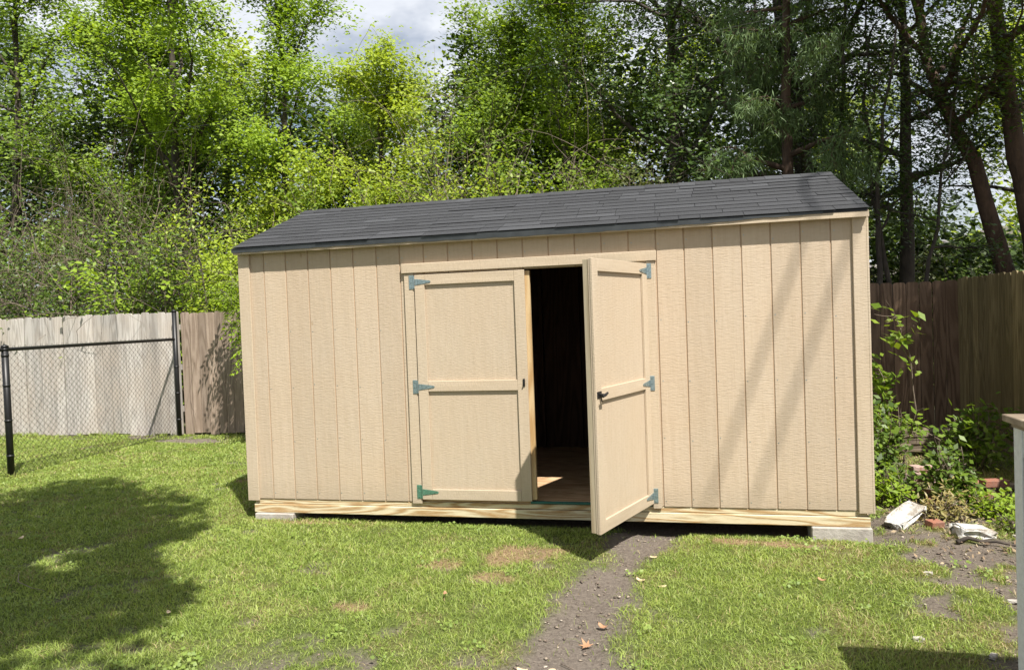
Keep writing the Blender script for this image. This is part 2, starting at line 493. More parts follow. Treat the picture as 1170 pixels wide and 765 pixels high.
def build_grass():
    rng = np.random.default_rng(11)
    def scatter(n, x0, x1, y0, y1):
        x = rng.uniform(x0, x1, n); y = rng.uniform(y0, y1, n); return x, y
    x, y = scatter(1400000, -9.5, 8.2, -3.7, 4.25)
    dist = np.hypot(x-3.6, y+5.7)
    keep = rng.random(len(x)) < np.clip((4.2/dist)**1.1, .12, 1)
    x, y, dist = x[keep], y[keep], dist[keep]
    bm = bare_mask(x, y); dm = dry_mask(x, y)
    tuft = fnoise(x, y, 9, 21, 2)
    prob = np.clip(1-bm*1.02, .02, 1)*np.clip(.5+1.3*tuft, .4, 1)*(1-.55*(dm > .6))
    inside = (y > .12) & (y < 2.5) & (x > .0) & (x < 4.93)
    prob[inside] *= 0
    k = rng.random(len(x)) < prob
    x, y, dist, dm, bm, tuft = x[k], y[k], dist[k], dm[k], bm[k], tuft[k]
    n = len(x)
    big = fnoise(x, y, 1.3, 30, 3)
    h = (.012+.020*rng.random(n))*(.65+.9*big)*(.8+.5*tuft)
    tall = sstep(3.75, 4.1, y)+sstep(-3.6, -3.95, x)*sstep(-4.2, -3.8, x)*.6+sstep(5., 5.6, x)*sstep(.3, 1.2, y)*1.1
    tall = tall*(fnoise(x, y, 3, 40, 2) > .45)
    h = h*(1+2.2*tall*rng.random(n))
    w = (.0013+.0012*rng.random(n))*np.clip(dist/4.2, .9, 2.6)
    z = ground_z(x, y)-.012*bm
    dry = rng.random(n) < np.clip(dm*.8+.03+.12*sstep(3.5, 6, x), 0, .9)
    for msk, nm, mt, lab in ((~dry, 'grass', GRASS, 'short green lawn grass in front of the shed'), (dry, 'dry_grass', DRYGRASS, 'dead straw coloured grass mixed through the lawn')):
        V, F4, F3 = blades(x[msk], y[msk], z[msk]-.003, h[msk], w[msk], rng, 1.9)
        o = mixed_mesh(nm, V, F4, F3, mt)
        tag(o, lab, 'grass', kind='stuff')
    print('blades', n)
build_grass()

def lawn_weeds():
    rng = np.random.default_rng(31)
    n = 420
    x = rng.uniform(-6, 5.6, n); y = rng.uniform(-3.4, 3.6, n)
    k = (bare_mask(x, y) < .5) & ~((y > .0) & (x > -.1) & (x < 5))
    x, y = x[k], y[k]
    q = 16
    X = np.repeat(x, q)+rng.normal(0, .035, len(x)*q); Y = np.repeat(y, q)+rng.normal(0, .035, len(x)*q)
    C = np.stack([X, Y, ground_z(X, Y)+rng.uniform(.008, .030, len(X))], -1)
    m = mat_leaf('clover_leaf', [(.13, .20, .035), (.19, .27, .05), (.25, .33, .075)], .3, .5, .2)
    o = leaves_mesh('clover', C, .022, .8, rng, m, None, upb=1.5)
    tag(o, 'small broad leaved weeds scattered in the lawn', 'clover', kind='stuff')

# ------------------------------------------------------------------ small litter
def build_litter():
    rng = np.random.default_rng(3)
    n = 26000
    x = rng.uniform(-2, 7, n); y = rng.uniform(-3.6, 1.8, n)
    bm = bare_mask(x, y)
    k = (rng.random(n) < bm*.9) & ~((y > .1) & (x < 4.95))
    x, y = x[k], y[k]; n = len(x)
    z = ground_z(x, y)-.008
    s = .0025+.010*rng.random(n)**4
    # squashed, irregular octahedra
    base = np.array([[1, 0, 0], [0, 1, 0], [-1, 0, 0], [0, -1, 0], [0, 0, 1], [0, 0, -1]], float)
    V = base[None]*s[:, None, None]*rng.uniform(.6, 1.4, (n, 6, 1))*np.array([1.3, 1, .55])
    a = rng.random(n)*2*PI; c, sn = np.cos(a)[:, None], np.sin(a)[:, None]
    V = np.stack([V[..., 0]*c-V[..., 1]*sn, V[..., 0]*sn+V[..., 1]*c, V[..., 2]], -1)+np.stack([x, y, z+.002], -1)[:, None]
    f = np.array([[0, 1, 4], [1, 2, 4], [2, 3, 4], [3, 0, 4], [1, 0, 5], [2, 1, 5], [3, 2, 5], [0, 3, 5]])
    F = (f[None]+(np.arange(n)*6)[:, None, None]).reshape(-1, 3)
    m, nt, b, out = new_mat('grit')
    c_ = ramp(nt, island(nt), [(0, (.10, .075, .06)), (.5, (.22, .17, .13)), (.85, (.30, .25, .19)), (1, (.46, .40, .33))]).outputs[0]
    nt.links.new(c_, b.inputs['Base Color']); b.inputs['Roughness'].default_value = .9
    o = link_mesh('grit', V.reshape(-1, 3), F, m)
    tag(o, 'scattered grit and wood chips on the bare earth', 'grit', kind='stuff')
build_litter()

def leaf_outline(kind, s, rng):
    if kind == 'maple':
        ang = [(-90, .12), (-60, .42), (-35, .30), (-15, .75), (10, .38), (30, .55), (45, .95), (62, .42), (90, 1.05), (118, .42), (135, .95), (150, .5), (170, .38), (195, .75), (215, .30), (240, .42)]
        return [(s*r*math.cos(math.radians(a)), s*r*math.sin(math.radians(a))) for a, r in ang]
    if kind == 'oval':
        return [(s*.45*math.sin(t)*(1+.1*rng.random()), -s*math.cos(t)) for t in [k*2*PI/10 for k in range(10)]]
    return [(s*rng.uniform(.7, 1)*math.cos(t), s*.7*rng.uniform(.7, 1)*math.sin(t)) for t in [k*2*PI/7 for k in range(7)]]
def flat_leaf(name, label, x, y, s, kind, mat, rz, cat='dead leaf', group='dead leaves lying on the ground', curl=.35, up=.012):
    rng = random.Random(int(x*1000+y*77))
    pts = leaf_outline(kind, s, rng)
    z = float(ground_z(x, y))-.012+up
    vs = [(0, 0, .0)]+[(a, b, curl*s*((a*a+b*b)/(s*s))*(.6+.5*math.sin(3*a/s+1))) for a, b in pts]
    n = len(pts)
    vs2 = [(a, b, c+.0012) for a, b, c in vs]
    fs = [(0, 1+i, 1+(i+1) % n) for i in range(n)]
    f2 = [(n+1, n+2+(i+1) % n, n+2+i) for i in range(n)]
    side = [(1+i, n+2+i, n+2+(i+1) % n, 1+(i+1) % n) for i in range(n)]
    o = link_mesh(name, np.array(vs+vs2), fs+f2+side, mat)
    o.location = (x, y, z); o.rotation_euler = (0, 0, rz)
    return tag(o, label, cat, group)

# ------------------------------------------------------------------ the shed
W, D, H = 4.908, 2.42, 2.10
G = .2032
shed = empty('shed', (0, 0, 0), 'tan wooden storage shed with a dark shingle roof and double doors', 'shed')
RZ = 2.60; YR = 1.22; SL = (RZ-2.125)/(YR+.095)
def roof_z(y): return RZ-SL*abs(y-YR)

def front_siding():
    m = MB()
    xs = [.006]+[.2095+k*G for k in range(23)]+[W-.006]
    OX0, OX1, OZ1 = 1.545, 3.385, 1.835
    g = .0046
    for a, b in zip(xs[:-1], xs[1:]):
        a2, b2 = a+g, b-g
        segs = []
        if b2 <= OX0 or a2 >= OX1: segs = [(a2, b2, 0, H)]
        else:
            if a2 < OX0: segs.append((a2, OX0, 0, OZ1))
            if b2 > OX1: segs.append((OX1, b2, 0, OZ1))
            segs.append((a2, b2, OZ1, H))
        for (p, q, z0, z1) in segs: m.bbox(p, q, -.008, .004, z0, z1, .0022)
    m.build('siding', SIDING, shed)
    m = MB()
    m.box(.006, OX0, -.002, .010, .002, H-.002)
    m.box(OX1, W-.006, -.002, .010, .002, H-.002)
    m.box(OX0, OX1, -.002, .010, OZ1, H-.002)
    return m.build('siding_backing', GROOVE, shed)
front_siding()
def nails():
    rng = random.Random(4); m = MB()
    for k in range(23):
        x = .2095+k*G+.02
        for z in (.06, .50, .95, 1.40, 1.98):
            if 1.44 < x < 3.48 and z < 1.95: continue
            zz = z+rng.uniform(-.02, .02); xx = x+rng.uniform(-.004, .004)
            m.tube([(xx, -.0092, zz), (xx, -.0070, zz)], .0042, 6)
    o = m.build('nail_heads', GALV, shed); o['kind'] = 'stuff'
nails()
def side_wall(x0, x1, name='side_wall'):
    m = MB()
    ys = [.01]+[.2+k*G for k in range(11)]+[D]
    s = -1 if x0 < 1 else 1
    outer = x0 if s < 0 else x1
    for a, b in zip(ys[:-1], ys[1:]):
        a2, b2 = a+.0045, b-.0045
        za, zb = roof_z(a2)-.02, roof_z(b2)-.02
        if a2 < YR < b2: za = zb = min(za, zb)
        xo, xi = (outer, outer-s*.012)
        vs = [(xo, a2, 0), (xo, b2, 0), (xo, b2, zb), (xo, a2, za), (xi, a2, 0), (xi, b2, 0), (xi, b2, zb), (xi, a2, za)]
        m.add(vs, [(0,1,2,3), (7,6,5,4), (0,4,5,1), (1,5,6,2), (2,6,7,3), (3,7,4,0)])
    xo, xi = outer-s*.006, outer-s*.018
    pr = [(.01, .002), (D, .002), (D, roof_z(D)-.022), (YR, RZ-.022), (.01, roof_z(.01)-.022)]
    n = 5
    m.add([(xo, y, z) for y, z in pr]+[(xi, y, z) for y, z in pr], [tuple(range(n)), tuple(range(2*n-1, n-1, -1))]+[(i, i+n, (i+1) % n+n, (i+1) % n) for i in range(n)])
    return m.build(name, SIDING, shed)
side_wall(0, .012); side_wall(W-.012, W)
m = MB(); m.box(.02, W-.02, D-.012, D, 0, 2.13); m.build('back_wall', SIDING, shed)
# inside: lining, studs, floor
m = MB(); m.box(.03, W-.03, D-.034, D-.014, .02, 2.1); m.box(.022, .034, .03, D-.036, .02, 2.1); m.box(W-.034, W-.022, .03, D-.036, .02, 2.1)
m.build('inside_lining', SHADEWOOD, shed)
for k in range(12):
    x = .06+k*.41; m = MB(); m.box(x, x+.038, D-.125, D-.036, .03, 2.08); m.build('stud', SHADEWOOD, shed)
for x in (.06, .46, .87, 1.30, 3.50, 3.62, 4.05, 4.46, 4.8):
    m = MB(); m.box(x, x+.038, .012, .10, .03, 2.08 if x < 1.2 or x > 3.56 else 1.87); m.build('stud', SHADEWOOD, shed)
m = MB(); m.box(1.40, 3.55, .012, .10, 1.88, 2.02); m.build('door_beam', SHADEWOOD, shed)
m = MB(); m.box(.02, W-.02, .012, D-.012, -.002, .016)
fl = m.build('floor', OSB, shed)
m = MB(); m.bbox(.03, W-.03, .0, .038, -.042, -.004, .002)
m.build('rim_joist', PINE, shed)
m = MB()
for y in (-.014, 1.15, 2.3): m.bbox(.025, W-.012, y, y+.088, -.118, -.046, .004)
m.build('skid_beam', PINE, shed)
m = MB(); m.bbox(2.44, 3.375, -.020, .010, .004, .020, .002); m.build('sill_strip', GREENSILL, shed)

# corner trim boards
for x0, x1 in ((-.022, .083), (W-.088, W+.012)):
    m = MB(); m.bbox(x0, x1, -.028, -.009, -.016, H-.012, .003)
    m.build('corner_trim', TRIM_V, shed)
m = MB(); m.bbox(W+.002, W+.018, -.030, .06, -.018, H-.012, .003); m.build('corner_trim', TRIM_V, shed)
m = MB(); m.bbox(-.022, -.004, -.008, .08, -.016, H-.012, .003); m.build('corner_trim', TRIM_V, shed)
# door surround
m = MB(); m.bbox(1.449, 3.462, -.040, -.009, 1.846, 1.922, .003); m.build('door_header', TRIM_H, shed)
m = MB(); m.bbox(1.466, 1.549, -.028, -.009, -.012, 1.843, .003); m.build('door_jamb', TRIM_V, shed)
m = MB(); m.bbox(3.384, 3.449, -.028, -.009, -.012, 1.843, .003); m.build('door_jamb', TRIM_V, shed)
m = MB(); m.bbox(1.50, 3.39, .012, .095, 1.838, 1.876, .003); m.build('door_head_stud', RAWPINE, shed)
for x in (1.505, 3.388):
    m = MB(); m.bbox(x, x+.038, .012, .10, .018, 1.836, .002); m.build('door_stud', RAWPINE, shed)

# doors
Z0, Z1 = .026, 1.828; DW = .898
def hinge(parent, x, z, flip, mat, on_door=True):
    """T hinge lying on the face y<0; leaf plate on the jamb side, long tapering strap on the door"""
    s = -1 if flip else 1
    p = MB()
    P = [(0, -.024), (.012, -.024), (.128, -.008), (.134, 0), (.128, .008), (.012, .024), (0, .024)]
    p.prism([(x+s*a, z+b) for a, b in P], -.0225, -.0195)
    for a, b in ((.03, .009), (.03, -.009), (.065, .004), (.10, -.002)):
        p.tube([(x+s*a, -.0260, z+b), (x+s*a, -.0220, z+b)], .0042, 8)
    h = p.build('hinge', mat, parent)
    return h
def hinge_leaf(z, x, flip, mat):
    s = -1 if flip else 1
    p = MB()
    p.bbox(x-s*.006, x-s*.044, -.0325, -.0285, z-.055, z+.055, .001)
    p.tube([(x, -.034, z-.05), (x, -.034, z+.05)], .0065, 10)
    for b in (-.04, 0, .04): p.tube([(x-s*.025, -.0365, z+b), (x-s*.025, -.032, z+b)], .0045, 8)
    return p.build('hinge_plate', mat, shed)
def door(name, mirror):
    """local: hinge edge at x=0, door runs to x=+DW (mirror: -DW); outer trim face at y=-.019"""
    s = -1 if mirror else 1
    def X(a, b): return (min(s*a, s*b), max(s*a, s*b))
    m = MB(); a, b = X(.003, DW-.003); m.bbox(a, b, .0, .012, Z0+.002, Z1-.002, .001)
    d = m.build(name, DOORP, shed)
    t = .082
    for a, b in ((.0, t), (DW-t, DW)):
        m = MB(); p, q = X(a, b); m.bbox(p, q, -.019, -.001, Z0, Z1, .002); m.build('door_stile', TRIM_V, d)
    for z in (Z0, .895, Z1-t):
        m = MB(); p, q = X(t+.001, DW-t-.001); m.bbox(p, q, -.0185, -.001, z, z+t, .002); m.build('door_rail', TRIM_H, d)
    # 2x4 framing behind
    m = MB()
    for a, b in ((.006, .044), (DW-.044, DW-.006)):
        p, q = X(a, b); m.bbox(p, q, .013, .052, Z0+.004, Z1-.004, .002)
    for z in (Z0+.004, .90, Z1-.044):
        p, q = X(.045, DW-.045); m.bbox(p, q, .013, .051, z, z+.04, .002)
    m.build('door_frame', RAWPINE if not mirror else EDGEPINE, d)
    return d
dl = door('door', False); dl.location = (1.5585, -.022, 0)
dl['label'] = 'closed left door leaf'
m = MB(); m.bbox(DW-.028, DW+.034, .014, .050, Z0+.005, Z1-.006, .002); m.build('door_stop', RAWPINE, dl)
dr = door('door', True); dr.location = (3.373, -.022, 0); dr.rotation_euler = (0, 0, 1.2158)
dr['label'] = 'open right door leaf swung outwards'
for z, mt in ((1.772, GALV), (.933, GALV), (.086, GREENREFLECT)):
    hinge(dl, .004, z, False, mt); hinge_leaf(z, 1.553, False, mt)
for z in (1.772, .933, .086):
    hinge(dr, -.004, z, True, GALV); hinge_leaf(z, 3.379, True, GALV)
# latch on the open door (T handle) and the keeper on the closed door
m = MB()
m.bbox(-DW+.012, -DW+.075, -.024, -.019, .915, .960, .002)
m.tube([(-DW+.045, -.022, .938), (-DW+.045, -.060, .938)], .009, 10)
m.tube([(-DW+.010, -.062, .930), (-DW+.045, -.064, .938), (-DW+.082, -.062, .948)], [.008, .010, .008], 8)
m.tube([(-DW+.050, -.030, .925), (-DW+.056, -.032, .890)], .005, 6)
m.build('latch_handle', BLACKMETAL, dr)
m = MB()
m.bbox(DW-.038, DW-.022, -.026, -.019, .925, .985, .001)
m.tube([(DW-.036, -.030, .930), (DW-.022, -.034, .968)], .006, 6)
m.build('latch_keeper', BLACKMETAL, dl)

# roof
def build_roof():
    rng = random.Random(8)
    m = MB()
    X0, X1 = -.035, W+.015
    Yf = -.085
    # deck
    for s in (1, -1):
        ya, yb = (Yf, YR) if s > 0 else (2*YR-Yf, YR)
        za, zb = roof_z(ya), RZ
        vs = []
        for x in (X0+.01, X1-.01):
            vs += [(x, ya, za-.016), (x, yb, zb-.016), (x, yb, zb-.004), (x, ya, za-.004)]
        m.add(vs, [(0,1,2,3), (7,6,5,4), (0,4,5,1), (1,5,6,2), (2,6,7,3), (3,7,4,0)])
    deck = m.build('roof_deck', BLACKMETAL, shed)
    m = MB()
    slope = math.hypot(YR-Yf, RZ-roof_z(Yf)); nc = 11; e = slope/nc
    for s in (1, -1):
        yE = Yf if s > 0 else 2*YR-Yf
        dy = (YR-yE)/slope; dz = (RZ-roof_z(yE))/slope
        nrm = Vector((0, -dz, abs(dy))) if s > 0 else Vector((0, dz, abs(dy)))
        base = Vector((0, yE, roof_z(yE)))
        dv = Vector((0, dy, dz))
        for c in range(nc):
            off = (c % 2)*.15+rng.uniform(-.03, .03)
            x = X0-off
            while x < X1:
                w = rng.choice((.305, .305, .305, .457, .152, .61)); a = max(x, X0); b = min(x+w-.0035, X1)
                x += w
                if b-a < .02: continue
                lo = c*e-.012+rng.uniform(-.005, .005); hi = (c+1)*e+.005
                lift = rng.uniform(.0, .0015)+(.003 if rng.random() < .06 else 0)
                q = []
                for xx in (a, b):
                    jl = rng.uniform(-.0015, .0015)
                    q += [base+dv*(lo+jl)+nrm*(.006+lift)+Vector((xx, 0, 0)), base+dv*hi+nrm*.001+Vector((xx, 0, 0)),
                          base+dv*hi+nrm*.0045+Vector((xx, 0, 0)), base+dv*(lo+jl)+nrm*(.0085+lift)+Vector((xx, 0, 0))]
                m.add(q, [(0,1,2,3), (7,6,5,4), (0,4,5,1), (1,5,6,2), (2,6,7,3), (3,7,4,0)])
    # ridge caps
    x = X0
    while x < X1-.02:
        b = min(x+.15, X1)
        k = .007+rng.uniform(0, .003)
        ya, yc = YR-.12, YR+.12
        zz = roof_z(ya)
        q = [(x, ya, zz+k+.006), (x, YR, RZ+k+.009), (x, yc, zz+k+.006), (b, ya, zz+k+.002), (b, YR, RZ+k+.005), (b, yc, zz+k+.002)]
        q2 = [(p[0], p[1], p[2]-.005) for p in q]
        m.add(q+q2, [(0,3,4,1), (1,4,5,2), (6,7,10,9), (7,8,11,10), (0,1,7,6), (1,2,8,7), (3,9,10,4), (4,10,11,5), (0,6,9,3), (2,5,11,8)])
        x += .147
    m.build('shingles', SHINGLE, shed)
    # eave: tan fascia board, grey drip edge lying over most of it
    zf = roof_z(Yf)
    m = MB(); m.bbox(-.03, W+.012, Yf+.002, Yf+.018, zf-.058, zf-.018, .002); m.build('fascia', TRIM_H, shed)
    m = MB()
    xs = np.linspace(-.036, 4.62, 60)
    bot = [zf-.044+.006*math.sin(x*1.7)+.004*rng.uniform(-1, 1)+.018*float(sstep(3.3, 4.62, x)) for x in xs]
    n = len(xs)
    vs = [(x, Yf-.006, b) for x, b in zip(xs, bot)]+[(x, Yf-.006, zf-.004) for x in xs]+[(x, Yf, b) for x, b in zip(xs, bot)]+[(x, Yf, zf-.004) for x in xs]
    fs = []
    for i in range(n-1):
        fs += [(i, i+1, n+i+1, n+i), (2*n+i+1, 2*n+i, 3*n+i, 3*n+i+1), (i+1, i, 2*n+i, 2*n+i+1), (n+i, n+i+1, 3*n+i+1, 3*n+i)]
    fs += [(0, n, 3*n, 2*n), (n-1, 3*n-1, 4*n-1, 2*n-1)]
    m.add(vs, fs); m.build('drip_edge', DRIP, shed)
    m = MB(); m.box(.0, W, Yf+.019, -.009, H-.010, H+.002); m.build('soffit', TRIM_H, shed)
    # rake boards
    for x in (-.028, W-.002):
        m = MB()
        pr = [(Yf+.02, roof_z(Yf+.02)-.018), (YR, RZ-.018), (2*YR-Yf-.02, roof_z(Yf+.02)-.018), (2*YR-Yf-.02, roof_z(Yf+.02)-.09), (YR, RZ-.09), (Yf+.02, roof_z(Yf+.02)-.05)]
        nn = 6
        m.add([(x, y, z) for y, z in pr]+[(x+.016, y, z) for y, z in pr], [(0,1,4,5), (1,2,3,4), (6,11,10,7), (7,10,9,8)]+[(i, i+nn, (i+1) % nn+nn, (i+1) % nn) for i in range(nn)])
        m.build('rake_board', TRIM_H, shed)
build_roof()

# foundation blocks
def block(x0, x1, y0, y1, z0, z1, label, sink=.0):
    m = MB(); m.bbox(x0-(x0+x1)/2, x1-(x0+x1)/2, y0-(y0+y1)/2, y1-(y0+y1)/2, 0, z1-z0, .006)
    o = m.build('concrete_block', CONC)
    o.location = ((x0+x1)/2, (y0+y1)/2, z0)
    tag(o, label, 'concrete block', 'concrete blocks under the shed')
block(.045, .40, -.045, .16, -.21, -.120, 'flat grey concrete block under the left end of the shed beam')
block(4.50, 4.905, -.035, .17, -.26, -.120, 'larger grey concrete block under the right end of the shed beam')

# ------------------------------------------------------------------ wooden fences
def picket_fence(name, label, p0, p1, zb, zt, mat, seed, back=1, gap=.0075, posts=True, group='wooden fences behind the shed'):
    """runs from p0 to p1 in plan; pickets face the yard"""
    rng = random.Random(seed)
    p0 = Vector(p0); p1 = Vector(p1)
    L = (p1-p0).length; dirv = (p1-p0)/L
    ang = math.atan2(dirv.y, dirv.x)
    root = empty(name, (p0.x, p0.y, 0), label, 'fence', group, rz=ang)
    m = MB(); x = 0.
    while x < L-.02:
        w = rng.uniform(.134, .142); x1 = min(x+w, L)
        t = zt+rng.uniform(-.012, .012); b = zb+rng.uniform(-.02, .02)
        y0 = rng.uniform(-.004, .004); k = rng.uniform(-.003, .003)
        c = .024; 
        poly = [(x, b), (x1, b), (x1+k, t-c*1.2), (x1+k-c*.45, t-c*.35), (x1+k-c*1.3, t), (x+k+c*1.3, t), (x+k+c*.45, t-c*.35), (x+k, t-c*1.2)]
        m.prism(poly, y0-.016, y0)
        x = x1+gap*rng.uniform(.3, 1.8)
    m.build('pickets', mat, root)
    for z in (zb+.35, (zb+zt)/2+.05, zt-.28):
        r = MB(); r.box(0, L, .006, .044, z, z+.085); r.build('rail', mat, root)
    if posts:
        x = .3
        while x < L:
            r = MB(); r.box(x, x+.09, .045, .135, zb-.1, zt-.06); r.build('post', mat, root); x += 2.4
    return root
FY = 4.28
picket_fence('wooden_fence', 'pale grey weathered picket fence behind the chain link', (-12.5, FY), (-3.86, FY), -.15, 1.735, GREYFENCE, 1)
picket_fence('wooden_fence', 'browner picket fence section behind the left end of the shed', (-3.84, FY+.03), (2.5, FY+.03), -.13, 1.71, BROWNFENCE, 2)
picket_fence('wooden_fence', 'picket fence with shade in its colour behind the right end of the shed', (2.52, FY), (6.93, FY), -.16, 1.72, SHADEFENCE, 3, gap=.007)
picket_fence('wooden_fence', 'picket fence toned as olive shade running from the corner along the right side', (6.90, FY-.02), (6.95, -1.8), -.2, 1.74, OLIVESHADE, 4)

# ------------------------------------------------------------------ chain link fence
def chain_link():
    root = empty('chain_link_fence', (-3.85, 1.25, -.17), 'black chain link fence with tubular posts at the left of the lawn', 'fence')
    def rel(p): return (p[0]+3.85, p[1]-1.25, p[2]+.17)
    for y, zt, r in ((1.25, 1.33, .036), (4.16, 1.73, .034), (-1.7, 1.33, .036)):
        m = MB(); m.tube([rel((-3.85, y, -.22)), rel((-3.85, y, zt))], r, 16)
        m.tube([rel((-3.85, y, zt)), rel((-3.85, y, zt+.02)), rel((-3.85, y, zt+.035))], [r*1.15, r*1.1, r*.3], 16)
        for z in (zt-.02, zt-.09, .9, .5, .1):
            if z < 1.4: m.tube([rel((-3.85, y, z-.012)), rel((-3.85, y, z+.012))], r*1.12, 16)
        m.build('post', BLACKMETAL, root, smooth=True)
    m = MB(); m.tube([rel((-3.85, -1.7, 1.30)), rel((-3.85, 4.15, 1.315))], .021, 12); m.build('top_rail', BLACKMETAL, root, smooth=True)
    m = MB(); m.tube([rel((-3.85, -1.7, -.13)), rel((-3.85, 1.25, -.125)), rel((-3.85, 4.15, -.10))], .003, 5); m.build('bottom_wire', WIRE, root)
    lines = []
    dy = .0381; hz = .0381
    y = -1.68; k = 0
    while y < 4.14:
        pts = []; z = -.13; j = 0
        while z < 1.35:
            pts.append(rel((-3.85+.004*(1 if j % 2 else -1), y+dy*(j % 2), z))); z += hz; j += 1
        pts[-1] = rel((-3.85, pts[-1][1]+1.25+.006, 1.35))
        lines.append((np.array(pts), np.full(len(pts), .0023)))
        pts2 = [(p[0]*-1, p[1]+(dy if i % 2 == 0 else -dy), p[2]) for i, p in enumerate(pts)]
        y += dy*1.0
        k += 1
    # neighbouring wires touch back to back: every second one is mirrored
    out = []
    for i, (p, r) in enumerate(lines):
        if i % 2 == 0: out.append((p, r))
        else:
            q = p.copy(); y0 = p[:, 1].min(); q[:, 1] = 2*y0+dy-p[:, 1]; q[:, 0] *= -1
            out.append((q, r))
    V, F = tube_arrays(out, 4)
    link_mesh('wire_mesh', V, F, WIRE, root)
chain_link()

# ------------------------------------------------------------------ white cabinet at the right edge
def cabinet():
    x0, y1 = 4.872, -2.45
    root = empty('cabinet', (x0, y1, -.2), 'weathered white wooden cabinet with open sides at the right edge', 'cabinet')
    def B(m, a, b, c, d, e, f, k=.003): m.bbox(a-x0, b-x0, c-y1, d-y1, e+.2, f+.2, k)
    x1, y0, zt = 6.15, -3.05, .972
    for (a, c) in ((x0, y1-.072), (x0, y0), (x1-.06, y1-.072), (x1-.06, y0)):
        m = MB(); B(m, a, a+.045, c, c+.072, -.2, zt); m.build('post', OLDWHITE, root)
    for a in (x0+.004, x1-.04):
        m = MB(); B(m, a, a+.02, y0+.073, y1-.073, .865, zt-.002); m.build('side_rail', OLDWHITE, root)
        m = MB(); B(m, a, a+.02, y0+.073, y1-.073, -.16, .42); m.build('side_panel', OLDWHITE, root)
    m = MB(); B(m, x0+.047, x1-.061, y1-.024, y1-.004, -.16, zt-.002); m.build('back_panel', OLDWHITE, root)
    m = MB(); B(m, x0+.028, x0+.040, y0+.073, y1-.073, .42, .865, .001); m.build('dark_inside_sheet', mat_plain('black_inside', (.012, .012, .014), .6), root)  # black sheet stands in for the shaded inside behind the opening
    m = MB(); B(m, x0+.047, x1-.061, y0+.01, y1-.026, .39, .41); m.build('shelf', OLDWHITE, root)
    m = MB(); B(m, x0-.012, x1+.03, y0-.03, y1-.012, zt+.001, zt+.020); B(m, x0-.035, x1+.02, y0+.20, y1+.012, zt+.021, zt+.048)
    m.build('top_boards', OLDBOARD, root)
cabinet()

# ------------------------------------------------------------------ trees
BARK_D = mat_bark('dark_bark', (.030, .024, .020), (.075, .06, .048))
BARK_G = mat_bark('grey_bark', (.085, .072, .06), (.18, .155, .13))
BARK_R = mat_bark('reddish_bark', (.040, .024, .017), (.10, .062, .042))
TWIG = mat_bark('pale_twig', (.10, .075, .055), (.24, .19, .145), 2)
L_BRIGHT = mat_leaf('spring_leaf', [(.16, .26, .02), (.25, .37, .03), (.34, .46, .05), (.13, .22, .018), (.29, .41, .035)], .45, .55)
L_YELLOW = mat_leaf('yellow_green_leaf', [(.24, .33, .022), (.34, .43, .035), (.27, .37, .028), (.40, .48, .06)], .45)
L_MID = mat_leaf('mid_green_leaf', [(.075, .135, .014), (.11, .19, .018), (.16, .25, .025), (.20, .29, .03), (.09, .15, .016)], .38, .5)
L_DARK = mat_leaf('dark_oak_leaf', [(.025, .055, .010), (.045, .085, .016), (.065, .115, .02), (.11, .17, .035), (.032, .062, .012)], .25, .35)
L_CEDAR = mat_leaf('cedar_spray', [(.09, .155, .05), (.13, .20, .07), (.18, .25, .11), (.10, .16, .06)], .3, .6)
L_UNDER = mat_leaf('understory_leaf', [(.04, .08, .012), (.07, .12, .016), (.12, .19, .02), (.17, .26, .03), (.05, .09, .012)], .3, .45)
L_FAR = mat_leaf('far_leaf', [(.10, .17, .03), (.15, .23, .045), (.20, .28, .06), (.26, .31, .09)], .4)
L_SPRING = mat_leaf('soft_spring_leaf', [(.11, .19, .018), (.17, .27, .025), (.24, .34, .035), (.30, .40, .05), (.13, .21, .02)], .45, .5)
L_OLIVE = mat_leaf('olive_leaf', [(.09, .12, .03), (.14, .17, .05), (.20, .22, .08), (.12, .15, .04)], .35)

def unit(v): return v/(np.linalg.norm(v, axis=-1, keepdims=True)+1e-9)
def grow(rng, p, d, L, n, wob, pull):
    pts = [np.array(p, float)]; d = unit(np.array(d, float))
    for i in range(n):
        d = unit(d+rng.normal(0, wob, 3)+np.array([0, 0, pull]))
        pts.append(pts[-1]+d*L/n)
    return np.array(pts)
def leaves_mesh(name, centers, size, width, rng, mat, parent, droop=0., upb=.8, fold=0.):
    n = len(centers)
    nr = rng.normal(0, 1, (n, 3)); nr[:, 2] = np.abs(nr[:, 2])
    nr = unit(nr+upb*np.array([.5, -.75, 1.1]))
    d = rng.normal(0, 1, (n, 3)); d[:, 2] -= droop
    d = unit(d-(d*nr).sum(-1, keepdims=True)*nr*(1 if droop < 1 else .3))
    s = unit(np.cross(nr, d))
    L = size*(.55+.75*rng.random(n))[:, None]; Wd = L*width
    c = centers
    V = np.stack([c, c+d*L*.42-s*Wd*.5, c+d*L, c+d*L*.42+s*Wd*.5], 1).reshape(-1, 3)
    F = np.arange(n*4).reshape(-1, 4)
    return link_mesh(name, V, F, mat, parent)
GA = 2.39996
